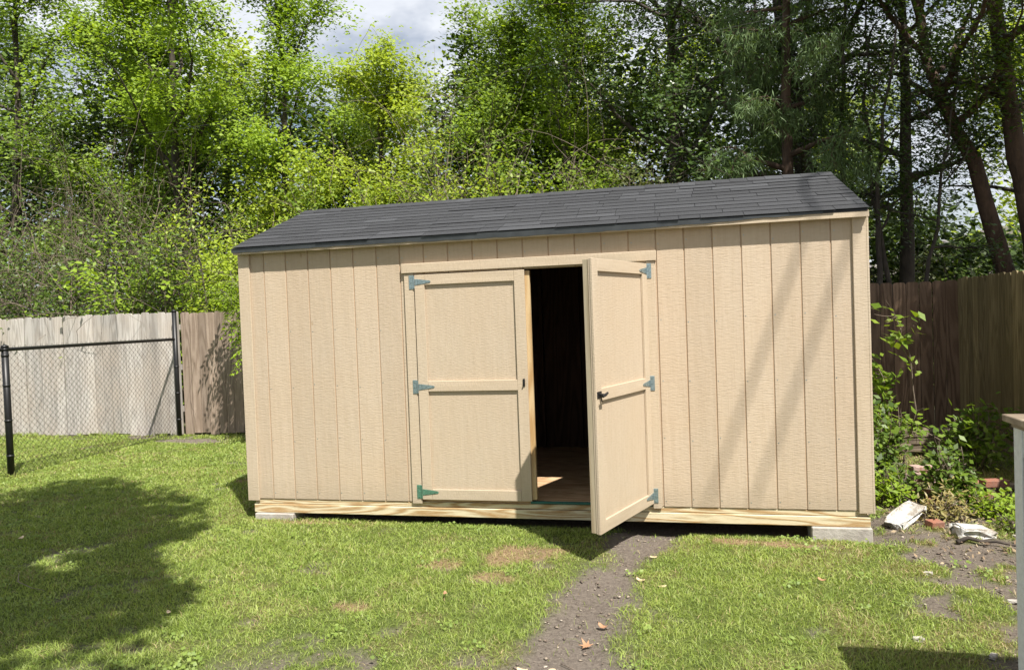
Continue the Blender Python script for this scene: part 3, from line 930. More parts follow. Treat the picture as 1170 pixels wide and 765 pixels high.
def make_tree(name, label, cat, base, h, r=.12, lean=(0, 0), c0=.3, spread=2.5, limbs=12, subs=6, twigs=3, nleaf=12000, leaf=.08, lw=.55,
              lm=None, bm=None, cluster=.16, seed=1, group=None, droop=0., up=.25, top=.5, wob=.16, limb_list=None, leafpull=0., bend=.35, trunk_pts=None, upb=.9, rb=.012, keep=None):
    rng = np.random.default_rng(seed)
    bx, by = base; bz = float(ground_z(bx, by))-.05 if abs(bx) < 30 else -.25
    root = empty(name, (bx, by, bz), label, cat, group)
    if trunk_pts is not None:
        tp = np.array(trunk_pts, float)-np.array([bx, by, bz])
        t = np.linspace(0, 1, len(tp)); q = np.linspace(0, 1, 14)
        tp = np.stack([np.interp(q, t, tp[:, k]) for k in range(3)], -1)
        tp[1:-1] += rng.normal(0, .03, (12, 3))
    else:
        q = np.linspace(0, 1, 14)
        tp = np.stack([lean[0]*q**1.3, lean[1]*q**1.3, h*q], -1)
        ph = rng.random(2)*6
        tp[:, 0] += bend*.35*np.sin(q*5+ph[0])*q; tp[:, 1] += bend*.35*np.sin(q*4+ph[1])*q
        tp[1:] += rng.normal(0, .02, (13, 3))
    tr = r*(1-.80*q)+.25*r*np.exp(-q*14)
    lines = [(tp, tr)]; thin = []
    cents = []
    lst = []
    for i in range(limbs):
        t = c0+(1-c0)*(i+.5+rng.uniform(-.3, .3))/limbs; t = min(t, .985)
        u = (t-c0)/(1-c0)
        prof = (math.sin(PI*min(1, .22+.78*u*(1-top*.35)))*(1-u*.25)+.12)
        az = i*GA+rng.uniform(-.5, .5)
        el = up+.9*u+rng.uniform(-.15, .2)
        lst.append((t, az, el, spread*prof*rng.uniform(.7, 1.15)))
    if limb_list: lst += limb_list
    for (t, az, el, L) in lst:
        p = np.array([np.interp(t, q, tp[:, k]) for k in range(3)]); rr = float(np.interp(t, q, tr))
        d = (math.cos(az)*math.cos(el), math.sin(az)*math.cos(el), math.sin(el))
        lp = grow(rng, p, d, L, 8, wob, .03-droop*.05)
        lr = np.linspace(max(min(rr*.62, .03+.02*L), rb), rb*.6, 9)
        lines.append((lp, lr))
        for s_ in range(subs):
            ts = rng.uniform(.25, 1.0); k = ts*8; k0 = min(int(k), 7); sp = lp[k0]+(lp[k0+1]-lp[k0])*(k-k0)
            dd = unit(lp[k0+1]-lp[k0]); dd = unit(dd*.7+rng.normal(0, .6, 3)+np.array([0, 0, .12-droop*.2]))
            sl = L*rng.uniform(.25, .5)*(1.15-ts*.5)+.15
            s2 = grow(rng, sp, dd, sl, 5, wob*1.2, .02-droop*.16)
            thin.append((s2, np.linspace(rb*.62, rb*.28, 6)))
            cents.append(s2[2:])
            for w_ in range(twigs):
                k2 = rng.integers(1, 6); tw = grow(rng, s2[k2], rng.normal(0, 1, 3)+np.array([0, 0, .2-droop*.6]), sl*rng.uniform(.3, .6), 3, .2, -droop*.25)
                thin.append((tw, np.linspace(rb*.36, rb*.16, 4)))
                cents.append(tw[1:])
    if keep:                      # limbs and twigs are cut so the cast shadow keeps its outline
        o_ = np.array([bx, by, bz])
        lines = lines[:1]+[l for l in lines[1:] if keep(l[0][4:]+o_).mean() > .7]
        thin = [l for l in thin if keep(l[0]+o_).all()]
    V, F = tube_arrays(lines, 8); V2, F2 = tube_arrays(thin, 3)
    Va = np.concatenate([V, V2]); Fa = np.concatenate([F, F2+len(V)])
    link_mesh('trunk', Va, Fa, bm, root, smooth=True)
    C = np.concatenate(cents)
    # whole tufts are fuller or thinner
    wts = rng.random(len(C))**2.2+.04; wts /= wts.sum()
    idx = rng.choice(len(C), nleaf, p=wts)
    P = C[idx]+rng.normal(0, cluster, (nleaf, 3))*np.array([1, 1, .8])
    if keep: P = P[keep(P+np.array([bx, by, bz]))]
    P = P[P[:, 2] > .1]
    leaves_mesh('crown', P, leaf, lw, rng, lm, root, droop, upb)
    return root

TG = 'trees beyond the fences'
T = make_tree
# the large spring green trees, left half
T('deciduous_tree', 'yellow green spring tree at the far left edge beyond the fence', 'tree', (-11.6, 8.8), 9.6, .15, (.3, 0), .25, 3.0, 15, 7, 4, 30000, .10, .6, L_SPRING, BARK_D, .2, 21, TG)
T('deciduous_tree', 'tallest bright spring green tree left of the shed with dark forking limbs', 'tree', (-6.9, 8.6), 10.6, .14, (.2, -.3), .30, 3.3, 17, 8, 4, 54000, .092, .62, L_BRIGHT, BARK_D, .17, 22, TG, up=.55)
T('deciduous_tree', 'bright green tree between the tallest tree and the open sky gap', 'tree', (-4.9, 9.6), 9.2, .12, (-.2, 0), .35, 2.3, 13, 7, 4, 26000, .09, .62, L_BRIGHT, BARK_D, .17, 23, TG, up=.6)
T('deciduous_tree', 'rounded yellow green tree under the open sky gap', 'tree', (-2.6, 9.2), 6.5, .12, (.2, 0), .22, 2.3, 14, 7, 4, 32000, .08, .62, L_YELLOW, BARK_D, .17, 24, TG, up=.4)
T('deciduous_tree', 'loose light green tree right of the open sky gap', 'tree', (-.1, 9.6), 7.3, .10, (.5, 0), .2, 1.9, 15, 7, 4, 22000, .09, .55, L_SPRING, BARK_G, .2, 25, TG, up=.6)
T('deciduous_tree', 'slender leafy tree above the middle of the shed roof', 'tree', (1.6, 9.2), 9.2, .10, (-.1, 0), .2, 2.0, 15, 7, 4, 30000, .085, .6, L_BRIGHT, BARK_G, .18, 26, TG, up=.6)
T('deciduous_tree', 'full green tree between the far left tree and the tallest one', 'tree', (-9.7, 10.4), 10.2, .12, (.2, 0), .22, 3.0, 16, 7, 4, 38000, .095, .6, L_SPRING, BARK_D, .19, 27, TG, up=.45)
T('deciduous_tree', 'green tree filling in behind the open sky gap', 'tree', (-.9, 11.4), 7.6, .12, (.2, 0), .2, 2.6, 15, 7, 4, 22000, .11, .6, L_SPRING, BARK_D, .22, 28, TG, up=.4)
T('deciduous_tree', 'green tree standing left behind the dark oaks', 'tree', (1.3, 11.6), 10.0, .12, (.2, 0), .2, 2.3, 15, 7, 4, 22000, .11, .6, L_SPRING, BARK_D, .22, 29, TG, up=.5)
# dark trees, right half
ll = [(.42, PI*.94, .32, 4.6), (.50, PI*.80, .45, 4.2), (.38, PI*1.08, .22, 4.0), (.6, PI*1.02, .5, 4.0), (.55, -.3, .3, 3.2), (.7, -1.2, .2, 2.6)]
T('oak_tree', 'broad dark oak with long limbs arching left over the shed roof', 'tree', (6.1, 8.4), 10.2, .24, (-1.0, .2), .28, 3.2, 16, 8, 4, 36000, .085, .5, L_DARK, BARK_D, .21, 31, TG, limb_list=ll, up=.25)
T('oak_tree', 'dark dense tree above the right half of the shed roof', 'tree', (3.5, 9.0), 10.5, .17, (.3, 0), .26, 2.9, 16, 8, 4, 30000, .085, .5, L_DARK, BARK_D, .22, 32, TG, up=.35)
T('cedar_tree', 'drooping grey green cedar above the right end of the shed', 'tree', (5.2, 5.9), 9.0, .12, (.15, -.1), .30, 1.15, 28, 8, 5, 42000, .13, .11, L_CEDAR, BARK_R, .075, 33, TG, droop=1.3, up=.0, top=.2, upb=.1)
T('oak_tree', 'dark tree with a cluster of trunks right of the shed', 'tree', (6.9, 6.6), 9.0, .13, (.2, .1), .38, 2.1, 13, 7, 4, 15000, .08, .5, L_DARK, BARK_D, .2, 34, TG)
T('oak_tree', 'tree with a bare reddish trunk leaning left behind the side fence', 'tree', (8.35, 6.0), 8.6, .145, (0, 0), .45, 2.8, 13, 7, 4, 20000, .08, .5, L_MID, BARK_R, .2, 35, TG,
  trunk_pts=[(8.35, 6.0, -.25), (8.05, 6.0, 2.1), (7.6, 6.0, 3.5), (7.15, 6.0, 4.7), (6.9, 6.0, 6.3), (6.8, 6.0, 8.4)])
T('oak_tree', 'tree with the thickest upright trunk at the right edge', 'tree', (8.5, 5.7), 9.6, .20, (0, 0), .5, 3.0, 13, 7, 4, 20000, .08, .5, L_DARK, BARK_R, .2, 36, TG,
  trunk_pts=[(8.5, 5.7, -.25), (8.3, 5.7, 2.4), (8.08, 5.7, 3.6), (7.75, 5.7, 6.7), (7.65, 5.7, 9.6)])
T('oak_tree', 'dark slim tree just behind the fence corner', 'tree', (9.9, 8.6), 8.4, .12, (-.2, 0), .3, 2.2, 12, 7, 4, 12000, .08, .5, L_DARK, BARK_D, .2, 37, TG)
for i, (x, y, h, r_, lx) in enumerate(((6.25, 5.5, 5.6, .055, .3), (6.55, 5.7, 6.0, .05, -.35), (6.75, 5.4, 5.0, .04, .5), (6.0, 5.9, 6.4, .07, -.1))):
    lab = ['thin dark stem closest to the right roof corner', 'thin dark stem leaning left right of the roof corner', 'thinnest dark stem leaning right by the roof corner', 'stouter dark stem hidden behind the right roof corner'][i]
    T('sapling', lab, 'sapling', (x, y), h, r_, (lx, 0), .45, .9, 7, 4, 3, 2300, .07, .5, L_DARK, BARK_D, .14, 60+i, 'saplings right of the shed')

# shrubs and saplings in front of the tall trees
def shrub(label, base, h, spread, nleaf, lm, seed, leaf=.075, stems=7, bm=TWIG, name='shrub', cat='shrub', group='shrubs beyond the fences', bare=0, cluster=.14, lw=.55, arch=.3, z0=None, droop=0., lo=.15):
    rng = np.random.default_rng(seed)
    bx, by = base; bz = float(ground_z(bx, by))-.03 if z0 is None else z0
    root = empty(name, (bx, by, bz), label, cat, group)
    lines = []; cents = []
    for s in range(stems):
        az = s*GA+rng.uniform(-.4, .4); out = rng.uniform(.15, 1.)
        d = (math.cos(az)*out*spread/h, math.sin(az)*out*spread/h*.8, 1.)
        L = h*rng.uniform(.7, 1.12)
        p = grow(rng, (rng.normal(0, .06*spread), rng.normal(0, .06*spread), 0), d, L, 9, .12, -.02*arch*3)
        lines.append((p, np.linspace(.006+.0045*h, .0025, 10)))
        for k in range(int(5+h*3)):
            j = rng.integers(2, 9); dd = unit(p[j]-p[j-1])*.5+rng.normal(0, .7, 3)
            sb = grow(rng, p[j], dd, rng.uniform(.2, .55)*spread*.9, 5, .22, -.04*arch*3)
            lines.append((sb, np.linspace(.0045, .0018, 6)))
            if sb[-1][2] > lo*h: cents.append(sb[1:])
            for q_ in range(2):
                tw = grow(rng, sb[rng.integers(1, 5)], rng.normal(0, 1, 3), rng.uniform(.1, .3)*spread*.6, 3, .25, -.05)
                lines.append((tw, np.linspace(.0028, .0014, 4)))
                if tw[-1][2] > lo*h: cents.append(tw[1:])
    for k in range(bare):
        az = rng.random()*2*PI
        p = grow(rng, (rng.normal(0, spread*.5), rng.normal(0, spread*.3), rng.uniform(.0, h*.7)), (math.cos(az), math.sin(az)*.5, rng.uniform(.2, 1.6)), rng.uniform(.5, 1.)*h*.8, 12, .2, rng.uniform(-.10, .03))
        lines.append((p, np.linspace(.0065, .002, 13)))
    V, F = tube_arrays(lines, 3)
    link_mesh('stems', V, F, bm, root, smooth=True)
    if nleaf:
        C = np.concatenate(cents); w = rng.random(len(C))**2+.04; w /= w.sum()
        P = C[rng.choice(len(C), nleaf, p=w)]+rng.normal(0, cluster, (nleaf, 3))
        P[:, 2] = np.abs(P[:, 2])
        leaves_mesh('leaves', P, leaf, lw, rng, lm, root, droop)
    return root
S = shrub
S('twiggy bush at the far left edge with bare arching stems', (-9.2, 6.2), 4.6, 2.0, 6500, L_UNDER, 101, bare=80, stems=12)
S('bush with tangled pale vines behind the grey fence', (-7.3, 5.7), 4.2, 1.9, 6000, L_UNDER, 102, bare=90, stems=12)
S('dark leafy bush behind the fence beside the tall black post', (-5.7, 5.9), 4.0, 1.8, 8000, L_UNDER, 103, bare=60, stems=12)
S('low bright bush showing just above the grey fence', (-7.0, 4.95), 2.35, 1.3, 5200, L_BRIGHT, 104, stems=10, cluster=.11, group=None)
S('glossy green bush left of the yellow bush', (-5.0, 5.6), 3.4, 1.3, 5500, L_BRIGHT, 105, stems=10, leaf=.095, cluster=.16)
S('brightest yellow green bush beside the roof left end', (-3.75, 5.7), 3.9, 1.15, 10500, L_YELLOW, 106, stems=13, leaf=.07, cluster=.13, group=None)
S('leafy green bush touching the left roof corner', (-2.8, 5.3), 3.1, 1.0, 8000, L_BRIGHT, 107, stems=10, leaf=.07)
S('mid green bush just above the left part of the roof', (-1.6, 5.9), 4.3, 1.5, 9500, L_SPRING, 108, bare=18, stems=13)
S('bush with yellowish leaves above the roof left of centre', (.0, 6.2), 4.7, 1.5, 9500, L_YELLOW, 109, bare=22, stems=12)
S('bush full of bare grey branches above the middle of the roof', (1.2, 6.1), 4.9, 1.6, 8000, L_SPRING, 110, bare=80, stems=14)
S('olive bush above the roof right of centre', (2.8, 6.3), 4.4, 1.5, 9500, L_OLIVE, 111, bare=20, stems=12)
S('tall twiggy bush rising behind the grey fence', (-8.4, 7.6), 5.6, 2.2, 5200, L_UNDER, 112, bare=80, stems=12)
S('brown stemmed brush between the tall trees on the left', (-5.9, 7.2), 5.0, 2.0, 5200, L_UNDER, 113, bare=80, stems=12)
S('olive brush behind the cedar', (4.6, 7.4), 4.4, 1.6, 6500, L_OLIVE, 114, bare=20, stems=10)
S('thin leafy brush behind the dark corner fence', (7.6, 7.8), 2.9, 1.3, 2200, L_OLIVE, 115, bare=25, stems=10, bm=BARK_D)
S('low leafy brush above the side fence', (9.0, 7.4), 2.6, 1.2, 2000, L_DARK, 116, bare=15, stems=10, bm=BARK_D)
S('tall grey brush between the round tree and the light tree', (-.9, 7.8), 6.0, 1.7, 6500, L_MID, 117, bare=60, stems=12)
# far trees closing the view
far = [(-17, 14, 10.5), (-13, 16, 9.0), (-9.2, 14, 8.6), (-5.6, 15.5, 7.6), (-2.2, 14.5, 6.6), (1.2, 15.5, 6.8), (4.3, 14, 7.6), (7.8, 16, 6.2), (12.2, 15, 7.4), (15.5, 19, 7.0)]
farlab = ['far tree behind the far left edge tree', 'far tree behind the twiggy left bushes', 'far tree behind the tallest spring green tree', 'far tree left of the sky gap', 'far tree low in the sky gap', 'far tree behind the slender tree', 'far yellow tree seen under the dark oak limbs', 'far tree seen through the gap above the corner fence', 'far tree behind the leaning reddish trunk', 'farthest tree at the right edge']
for i, ((x, y, h), lb) in enumerate(zip(far, farlab)):
    T('far_tree', lb, 'tree', (x, y), h, .16, (0, 0), .08, 3.1, 16, 7, 3, 10500, .17, .6, [L_FAR, L_MID, L_YELLOW][(i*2+1) % 3 if i != 6 else 2], BARK_D, .33, 200+i, 'far trees', up=.25)

def far_woods():
    rng = np.random.default_rng(77)
    n = 3900
    x = rng.uniform(-26, 21, n); y = rng.uniform(10.8, 13.4, n)
    top = 8.3+1.3*(fnoise(x, y*0, .35, 3, 3)-.5)*2-.6*np.exp(-((x+4.2)/2.2)**2)
    top = np.where(x > 6.3, top-5.6*sstep(6.3, 8.5, x), top)
    z = top*rng.random(n)**.85-.2
    k = 30
    C = np.repeat(np.stack([x, y, z], -1), k, 0)+rng.normal(0, .33, (n*k, 3))
    C = C[C[:, 2] > -.1]
    m = mat_leaf('shade_woods_leaf', [(.022, .045, .008), (.035, .065, .012), (.06, .10, .016), (.10, .16, .022)], .3, .5, .4)  # leaf colour darkened so gaps between the trees read as shade
    o = leaves_mesh('far_woods', C, .20, .62, rng, m, None)
    tag(o, 'shade-darkened green woods filling in behind the trees', 'woods', kind='stuff')
far_woods()

lawn_weeds()
# overhanging branch by the left end of the shed, and off frame trees that shade the yard
def compound_sprigs(name, label, base, tips, mat, seed, cat='branch', group=None, bm=BARK_G):
    """drooping compound leaves on a few limbs"""
    rng = np.random.default_rng(seed)
    bx, by, bz = base
    root = empty(name, base, label, cat, group)
    lines = []; V = []
    for tp in tips:
        tp = np.array(tp)-np.array(base)
        k = np.linspace(0, 1, 9)[:, None]
        p = tp*k; p[:, 2] += .55*np.sin(k[:, 0]*PI)*np.linalg.norm(tp)*.35
        p += rng.normal(0, .02, p.shape); p[0] = 0
        lines.append((p, np.linspace(.014, .003, 9)))
        for j in range(26):
            t = rng.uniform(.35, 1.)*8; j0 = min(int(t), 7); o = p[j0]+(p[j0+1]-p[j0])*(t-j0)
            r = grow(rng, o, rng.normal(0, 1, 3)+np.array([0, 0, .15]), rng.uniform(.22, .42), 7, .08, -.16)
            lines.append((r, np.linspace(.003, .001, 8)))
            for a in range(1, 8):
                for sd in (-1, 1):
                    dd = unit(r[a]-r[a-1]); side = unit(np.cross(dd, [0, 0, 1]))*sd
                    ld = unit(side+dd*.5+np.array([0, 0, -.25])+rng.normal(0, .15, 3)); L = rng.uniform(.06, .10)
                    wv = unit(np.cross(ld, [0, 0, 1.])+rng.normal(0, .2, 3))*L*.17
                    c = r[a]
                    V += [c, c+ld*L*.45-wv, c+ld*L, c+ld*L*.45+wv]
    A, F = tube_arrays(lines, 4); link_mesh('stems', A, F, bm, root, smooth=True)
    V = np.array(V); link_mesh('leaves', V, np.arange(len(V)).reshape(-1, 4), mat, root)
    return root
compound_sprigs('leafy_sapling', 'sapling with feathery drooping leaves between the shed left end and the fence', (-1.75, 3.35, -.15),
    [(-2.45, 3.7, 1.75), (-2.75, 3.8, 1.95), (-2.3, 3.6, 1.45), (-1.9, 3.6, 2.2), (-2.9, 3.95, 2.0), (-2.2, 3.9, 2.1), (-1.9, 3.4, 1.7), (-2.45, 3.5, 2.25), (-2.1, 3.3, 1.2), (-1.7, 3.6, 2.5)], L_BRIGHT, 300, 'sapling')

PATCH = [(-8, 2.0), (-3.4, .75), (-2.6, 1.35), (-1.6, .85), (-.75, .5), (-.15, -.35), (-.25, -.8), (-.1, -1.2), (.5, -1.5), (.75, -1.85), (.8, -2.2), (1.1, -2.7), (1.6, -4.5), (-8, -4.5)]  # lawn shadow outline that the unseen tree's crown is cut to
def in_patch(P):
    """unseen crown, cut so that its shadow fills the PATCH outline on the lawn"""
    h = (P[:, 2]+.17)/1.8
    x = P[:, 0]+LIGHT[0]*h; y = P[:, 1]+LIGHT[1]*h
    ins = np.zeros(len(P), bool); n = len(PATCH)
    for i in range(n):
        x1, y1 = PATCH[i]; x2, y2 = PATCH[(i+1) % n]
        c = ((y1 > y) != (y2 > y)) & (x < (x2-x1)*(y-y1)/(y2-y1+1e-9)+x1)
        ins ^= c
    return ins & (fnoise(x, y, 2.2, 50, 3) < .60+.07*np.sin(h*40))
T('shade_tree', 'leafy tree standing behind the camera that shades the left lawn', 'tree', (-1.0, -8.2), 7.6, .17, (0, 0), .54, 3.3, 24, 8, 5, 46000, .115, .65, L_MID, BARK_D, .3, 401, None, top=.2, up=.1, keep=in_patch,
  trunk_pts=[(-1.0, -8.2, -.2), (-.4, -7.6, 2.), (.7, -6.4, 4.2), (1.6, -5.6, 5.6), (2.1, -5.1, 7.0)])
# the tree beyond the right edge: two unseen limbs added to cast stripes on the siding
def side_tree():
    root = T('shade_tree', 'leafy tree standing beyond the side fence outside the frame', 'tree', (9.2, 1.6), 10.4, .2, (.1, -.3), .38, 2.9, 19, 9, 4, 52000, .10, .55, L_MID, BARK_D, .22, 402, None)
    b = np.array(root.location)
    L = []
    sd = -LIGHT
    for (wx1, wz1, wx2, wz2, dz) in ((4.78, 1.85, 4.09, .0, 0.), (4.46, 1.85, 3.77, .0, .06)):
        P1 = np.array([wx1, 0, wz1])+5.2*sd; P2 = np.array([wx2, 0, wz2])+6.3*sd
        back = P1+(P1-P2)*2.6; back[2] = P1[2]-.6
        pts = np.array([[9.25, 1.4, 8.4], back*.6+P1*.4, P1+(P1-P2)*.8, P1, (P1+P2)/2, P2])-b
        L.append((pts, np.array([.035, .022, .0165, .016, .016, .015])))
    V, F = tube_arrays(L, 10)
    link_mesh('stripe_limbs', V, F, BARK_D, root, smooth=True)
side_tree()

# ------------------------------------------------------------------ plants and rubble in the right corner
def gz(x, y): return float(ground_z(x, y))
S('leafy weed bush against the right corner of the shed', (5.33, 1.45), .80, .38, 1000, L_UNDER, 501, leaf=.07, stems=12, group='weeds in the rubble corner', cluster=.06, name='weed_bush', cat='weed')
S('tall thin sapling with a few leaves beside the right shed corner', (5.68, 2.35), 1.75, .38, 420, L_SPRING, 502, leaf=.10, stems=4, group='weeds in the rubble corner', cluster=.05, name='weed_bush', cat='weed')
S('rounded weed bush in front of the red bricks', (5.76, .98), .52, .27, 850, L_UNDER, 503, leaf=.065, stems=13, group='weeds in the rubble corner', cluster=.06, name='weed_bush', cat='weed')
S('dark weed bush under the corner of the fence', (6.35, 2.3), .75, .5, 900, L_MID, 504, leaf=.08, stems=9, group='weeds in the rubble corner', cluster=.07, name='weed_bush', cat='weed')
S('low bright weeds right of the white blocks', (5.92, .62), .20, .28, 600, L_BRIGHT, 505, leaf=.05, stems=12, group='weeds in the rubble corner', cluster=.05, name='weed_bush', cat='weed')
S('low weeds between the shed corner and the slanted white block', (5.2, .95), .30, .26, 650, L_BRIGHT, 506, leaf=.045, stems=12, group='weeds in the rubble corner', cluster=.05, name='weed_bush', cat='weed')
S('dry yellowish weeds behind the white blocks', (5.52, .58), .17, .34, 800, mat_leaf('dry_weed', [(.28, .22, .08), (.36, .28, .12), (.20, .20, .06)], .25), 507, leaf=.05, stems=14, group='weeds in the rubble corner', cluster=.05, name='weed_bush', cat='weed', lw=.3)

def chunk(name, label, cat, x, y, sx, sy, sz, rot, mat, seed, dz=0, group=None):
    import bmesh
    rng = random.Random(seed)
    bm = bmesh.new(); bmesh.ops.create_cube(bm, size=1)
    bmesh.ops.bevel(bm, geom=bm.edges[:], offset=.09, segments=2, affect='EDGES')
    bmesh.ops.subdivide_edges(bm, edges=bm.edges[:], cuts=1, use_grid_fill=True)
    for v in bm.verts:
        v.co = Vector((v.co.x*sx, v.co.y*sy, v.co.z*sz))+Vector((rng.uniform(-1, 1)*sx, rng.uniform(-1, 1)*sy, rng.uniform(-1, 1)*sz))*.11
        v.co.z *= 1+.25*math.sin(v.co.x/sx*2+seed)
    me = bpy.data.meshes.new(name); bm.to_mesh(me); bm.free(); me.materials.append(mat)
    o = bpy.data.objects.new(name, me); COL.objects.link(o)
    o.location = (x, y, gz(x, y)+sz*.5+dz); o.rotation_euler = rot
    return tag(o, label, cat, group)
chunk('painted_block', 'slanted white painted block beside the right shed corner', 'rubble', 5.22, .36, .26, .15, .060, (.15, -.50, .55), WHITEPAINT, 4, .035, 'white painted blocks')
chunk('painted_block', 'flat white painted block lying right of the small brick', 'rubble', 5.58, .10, .24, .15, .062, (.06, .08, .25), WHITEPAINT, 9, .0, 'white painted blocks')
def brick(label, x, y, z, rz, mat=BRICK, tilt=0.):
    m = MB(); m.bbox(-.10, .10, -.048, .048, -.028, .028, .004)
    o = m.build('brick', mat); o.location = (x, y, gz(x, y)+.03+z); o.rotation_euler = (tilt, tilt*.6, rz)
    if 'small' in label: o.scale = (.55, .8, .8)
    tag(o, label, 'brick', 'loose bricks in the corner')
brick('small dark brick lying between the two white blocks', 5.40, .30, -.005, .5, BRICK, .1)
bl = [('red brick on top of the pile at its right end', 6.13, 1.22, .10, .2, BRICK), ('red brick at the bottom right of the pile', 6.10, 1.20, .0, .05, BRICK), ('pale mortared brick at the left end of the pile', 5.56, 1.30, .12, .6, CHALK),
      ('red brick standing left in the pile', 5.60, 1.22, .0, -.2, BRICK), ('tilted pale brick in the middle of the pile', 5.74, 1.36, .08, 1.1, CHALK), ('red brick in the middle of the pile', 5.86, 1.30, .0, .1, BRICK), ('red brick second from the right in the pile', 5.97, 1.36, .062, -.3, BRICK),
      ('broken brick leaning in front of the pile', 5.56, .86, .0, 1.3, BRICK), ('pale brick above the left red brick', 5.66, 1.48, .16, .2, CHALK)]
for k, (lb, x, y, z, rz, mt) in enumerate(bl): brick(lb, x, y, z, rz, mt, (.0, .0, .12, .1, .5, 0, .1, .4, .05)[k])
def board(label, x0, x1, y, z, w, t, rz=0., tilt=0.):
    L = x1-x0
    m = MB(); m.bbox(-L/2, L/2, -w/2, w/2, -t/2, t/2, .003)
    o = m.build('board', OLDBOARD); o.location = ((x0+x1)/2, y, z); o.rotation_euler = (tilt, 0, rz)
    tag(o, label, 'board', 'old boards stacked by the dark fence')
for k in range(6):
    zz = -.13+k*.040
    board(['bottom board of the stack by the dark fence', 'second board from the bottom of the stack by the dark fence', 'third board from the bottom of the stack by the dark fence', 'third board from the top of the stack by the dark fence', 'second board from the top of the stack by the dark fence', 'topmost grey board of the stack by the dark fence'][k],
          5.0+.12*(k % 3), 6.62-.08*((k*5) % 4), 3.15+.03*(k % 2), zz, .14+.02*(k % 2), .036, .03*(k % 3)-.02)
board('single pale board lying behind the red bricks', 5.9, 6.8, 1.50, gz(6.3, 1.5)+.05, .09, .035, .05)
board('thin board lying at the left of the brick pile', 4.98, 5.75, 2.15, gz(5.3, 2.1)+.28, .10, .03, -.12)
def stick(label, pts, r, mat=BARK_D, group='sticks on the ground'):
    p = np.array([(x, y, gz(x, y)+z) for x, y, z in pts]); b = p[0].copy()
    m = MB(); m.tube(p-b, np.linspace(r, r*.5, len(p)), 6)
    o = m.build('stick', mat, smooth=True); o.location = b
    tag(o, label, 'stick', group)
stick('dark crooked stick right of the white blocks', [(5.42, -.10, .01), (5.50, -.06, .03), (5.57, -.11, .02), (5.66, -.10, .02), (5.78, -.17, .01)], .016)
stick('pale straight twig at the bottom of the path', [(3.02, -2.20, .0), (3.09, -2.25, .004), (3.15, -2.31, .002)], .003, TWIG)
stick('thin arched grey twig lying on the shaded lawn', [(-.75, -1.6, .03), (-.6, -1.75, .035), (-.42, -1.82, .03), (-.3, -1.84, .03)], .003, TWIG)

flat_leaf('dead_leaf', 'largest brown lobed leaf on the path', 3.12, -2.0, .048, 'maple', DRYLEAF, .7, up=.014, curl=.5)
flat_leaf('dead_leaf', 'curled brown leaf just above the largest leaf on the path', 3.18, -1.78, .030, 'oval', DRYLEAF, 1.1, up=.014, curl=.7)
flat_leaf('dead_leaf', 'pale leaf at the bottom left of the path', 2.86, -2.33, .028, 'oval', DRYLEAF2, 1.4, up=.014, curl=.4)
flat_leaf('dead_leaf', 'pale square chip at the bottom of the path', 2.99, -2.27, .020, 'chip', DRYLEAF2, .2, up=.014, curl=.0)
flat_leaf('dead_leaf', 'pale leaf halfway up the path', 3.34, -1.08, .030, 'oval', DRYLEAF2, 1.2, up=.014, curl=.5)
flat_leaf('dead_leaf', 'pale leaf right of the one halfway up the path', 3.47, -1.16, .028, 'oval', DRYLEAF2, 1.9, up=.014, curl=.3)
flat_leaf('dead_leaf', 'pale leaf near the foot of the open door', 3.40, -.62, .026, 'oval', DRYLEAF2, 1.5, up=.014, curl=.3)
flat_leaf('dead_leaf', 'small orange leaf on the grass left of the path', 2.23, -1.55, .024, 'oval', DRYLEAF, .4, up=.04, curl=.4)
flat_leaf('dead_leaf', 'pale leaf on the shaded left lawn', -1.45, -.92, .040, 'oval', DRYLEAF2, .4, up=.045, curl=.3)
flat_leaf('dead_leaf', 'small tan leaf on the lawn below the shade edge', .75, -2.05, .024, 'oval', DRYLEAF2, .9, up=.04, curl=.3)
flat_leaf('dead_leaf', 'brown leaf on the grass right of the path', 4.4, -1.0, .026, 'oval', DRYLEAF, .9, up=.04, curl=.5)
for k, (x, y, s, lb) in enumerate(((4.72, -1.72, .030, 'pale stone on the bare earth left of the cabinet shadow'), (5.0, -1.85, .026, 'round grey stone near the cabinet'), (4.45, -2.12, .03, 'pale stone inside the cabinet shadow'), (5.35, -1.15, .028, 'small stone on the worn right lawn'), (6.0, -.15, .05, 'whitish stone beside the dark stick'), (5.85, .05, .045, 'pale stone right of the flat white block'), (5.05, -.75, .03, 'pale stone on the grass below the white blocks'))):
    chunk('stone', lb, 'stone', x, y, s*1.6, s, s*.6, (0, 0, k), CONC, 20+k, -.004, 'loose stones')

def corner_litter():
    rng = np.random.default_rng(9)
    n = 4000
    x = rng.uniform(4.9, 6.8, n); y = rng.uniform(-1.6, 3.6, n)
    k = rng.random(n) < sstep(-1.6, .6, y)*sstep(4.8, 5.6, x+.15*y)*(.25+fnoise(x, y, 2.5, 8, 3)**2*2.2)
    x, y = x[k], y[k]
    C = np.stack([x, y, ground_z(x, y)+rng.uniform(-.004, .022, len(x))], -1)
    m, nt, b, out = new_mat('leaf_litter')
    c = ramp(nt, island(nt), [(0, (.06, .04, .025)), (.4, (.15, .10, .06)), (.8, (.26, .19, .115)), (1, (.42, .34, .22))]).outputs[0]
    nt.links.new(c, b.inputs['Base Color']); b.inputs['Roughness'].default_value = .8
    o = leaves_mesh('leaf_litter', C, .036, .5, rng, m, None, upb=1.)
    tag(o, 'dead leaves and dry scraps strewn over the rubble corner', 'leaf litter', kind='stuff')
corner_litter()
S('straggly weed bush creeping over the bricks', (5.38, 1.1), .36, .26, 420, L_UNDER, 508, leaf=.055, stems=10, group='weeds in the rubble corner', cluster=.05, name='weed_bush', cat='weed', bare=6)
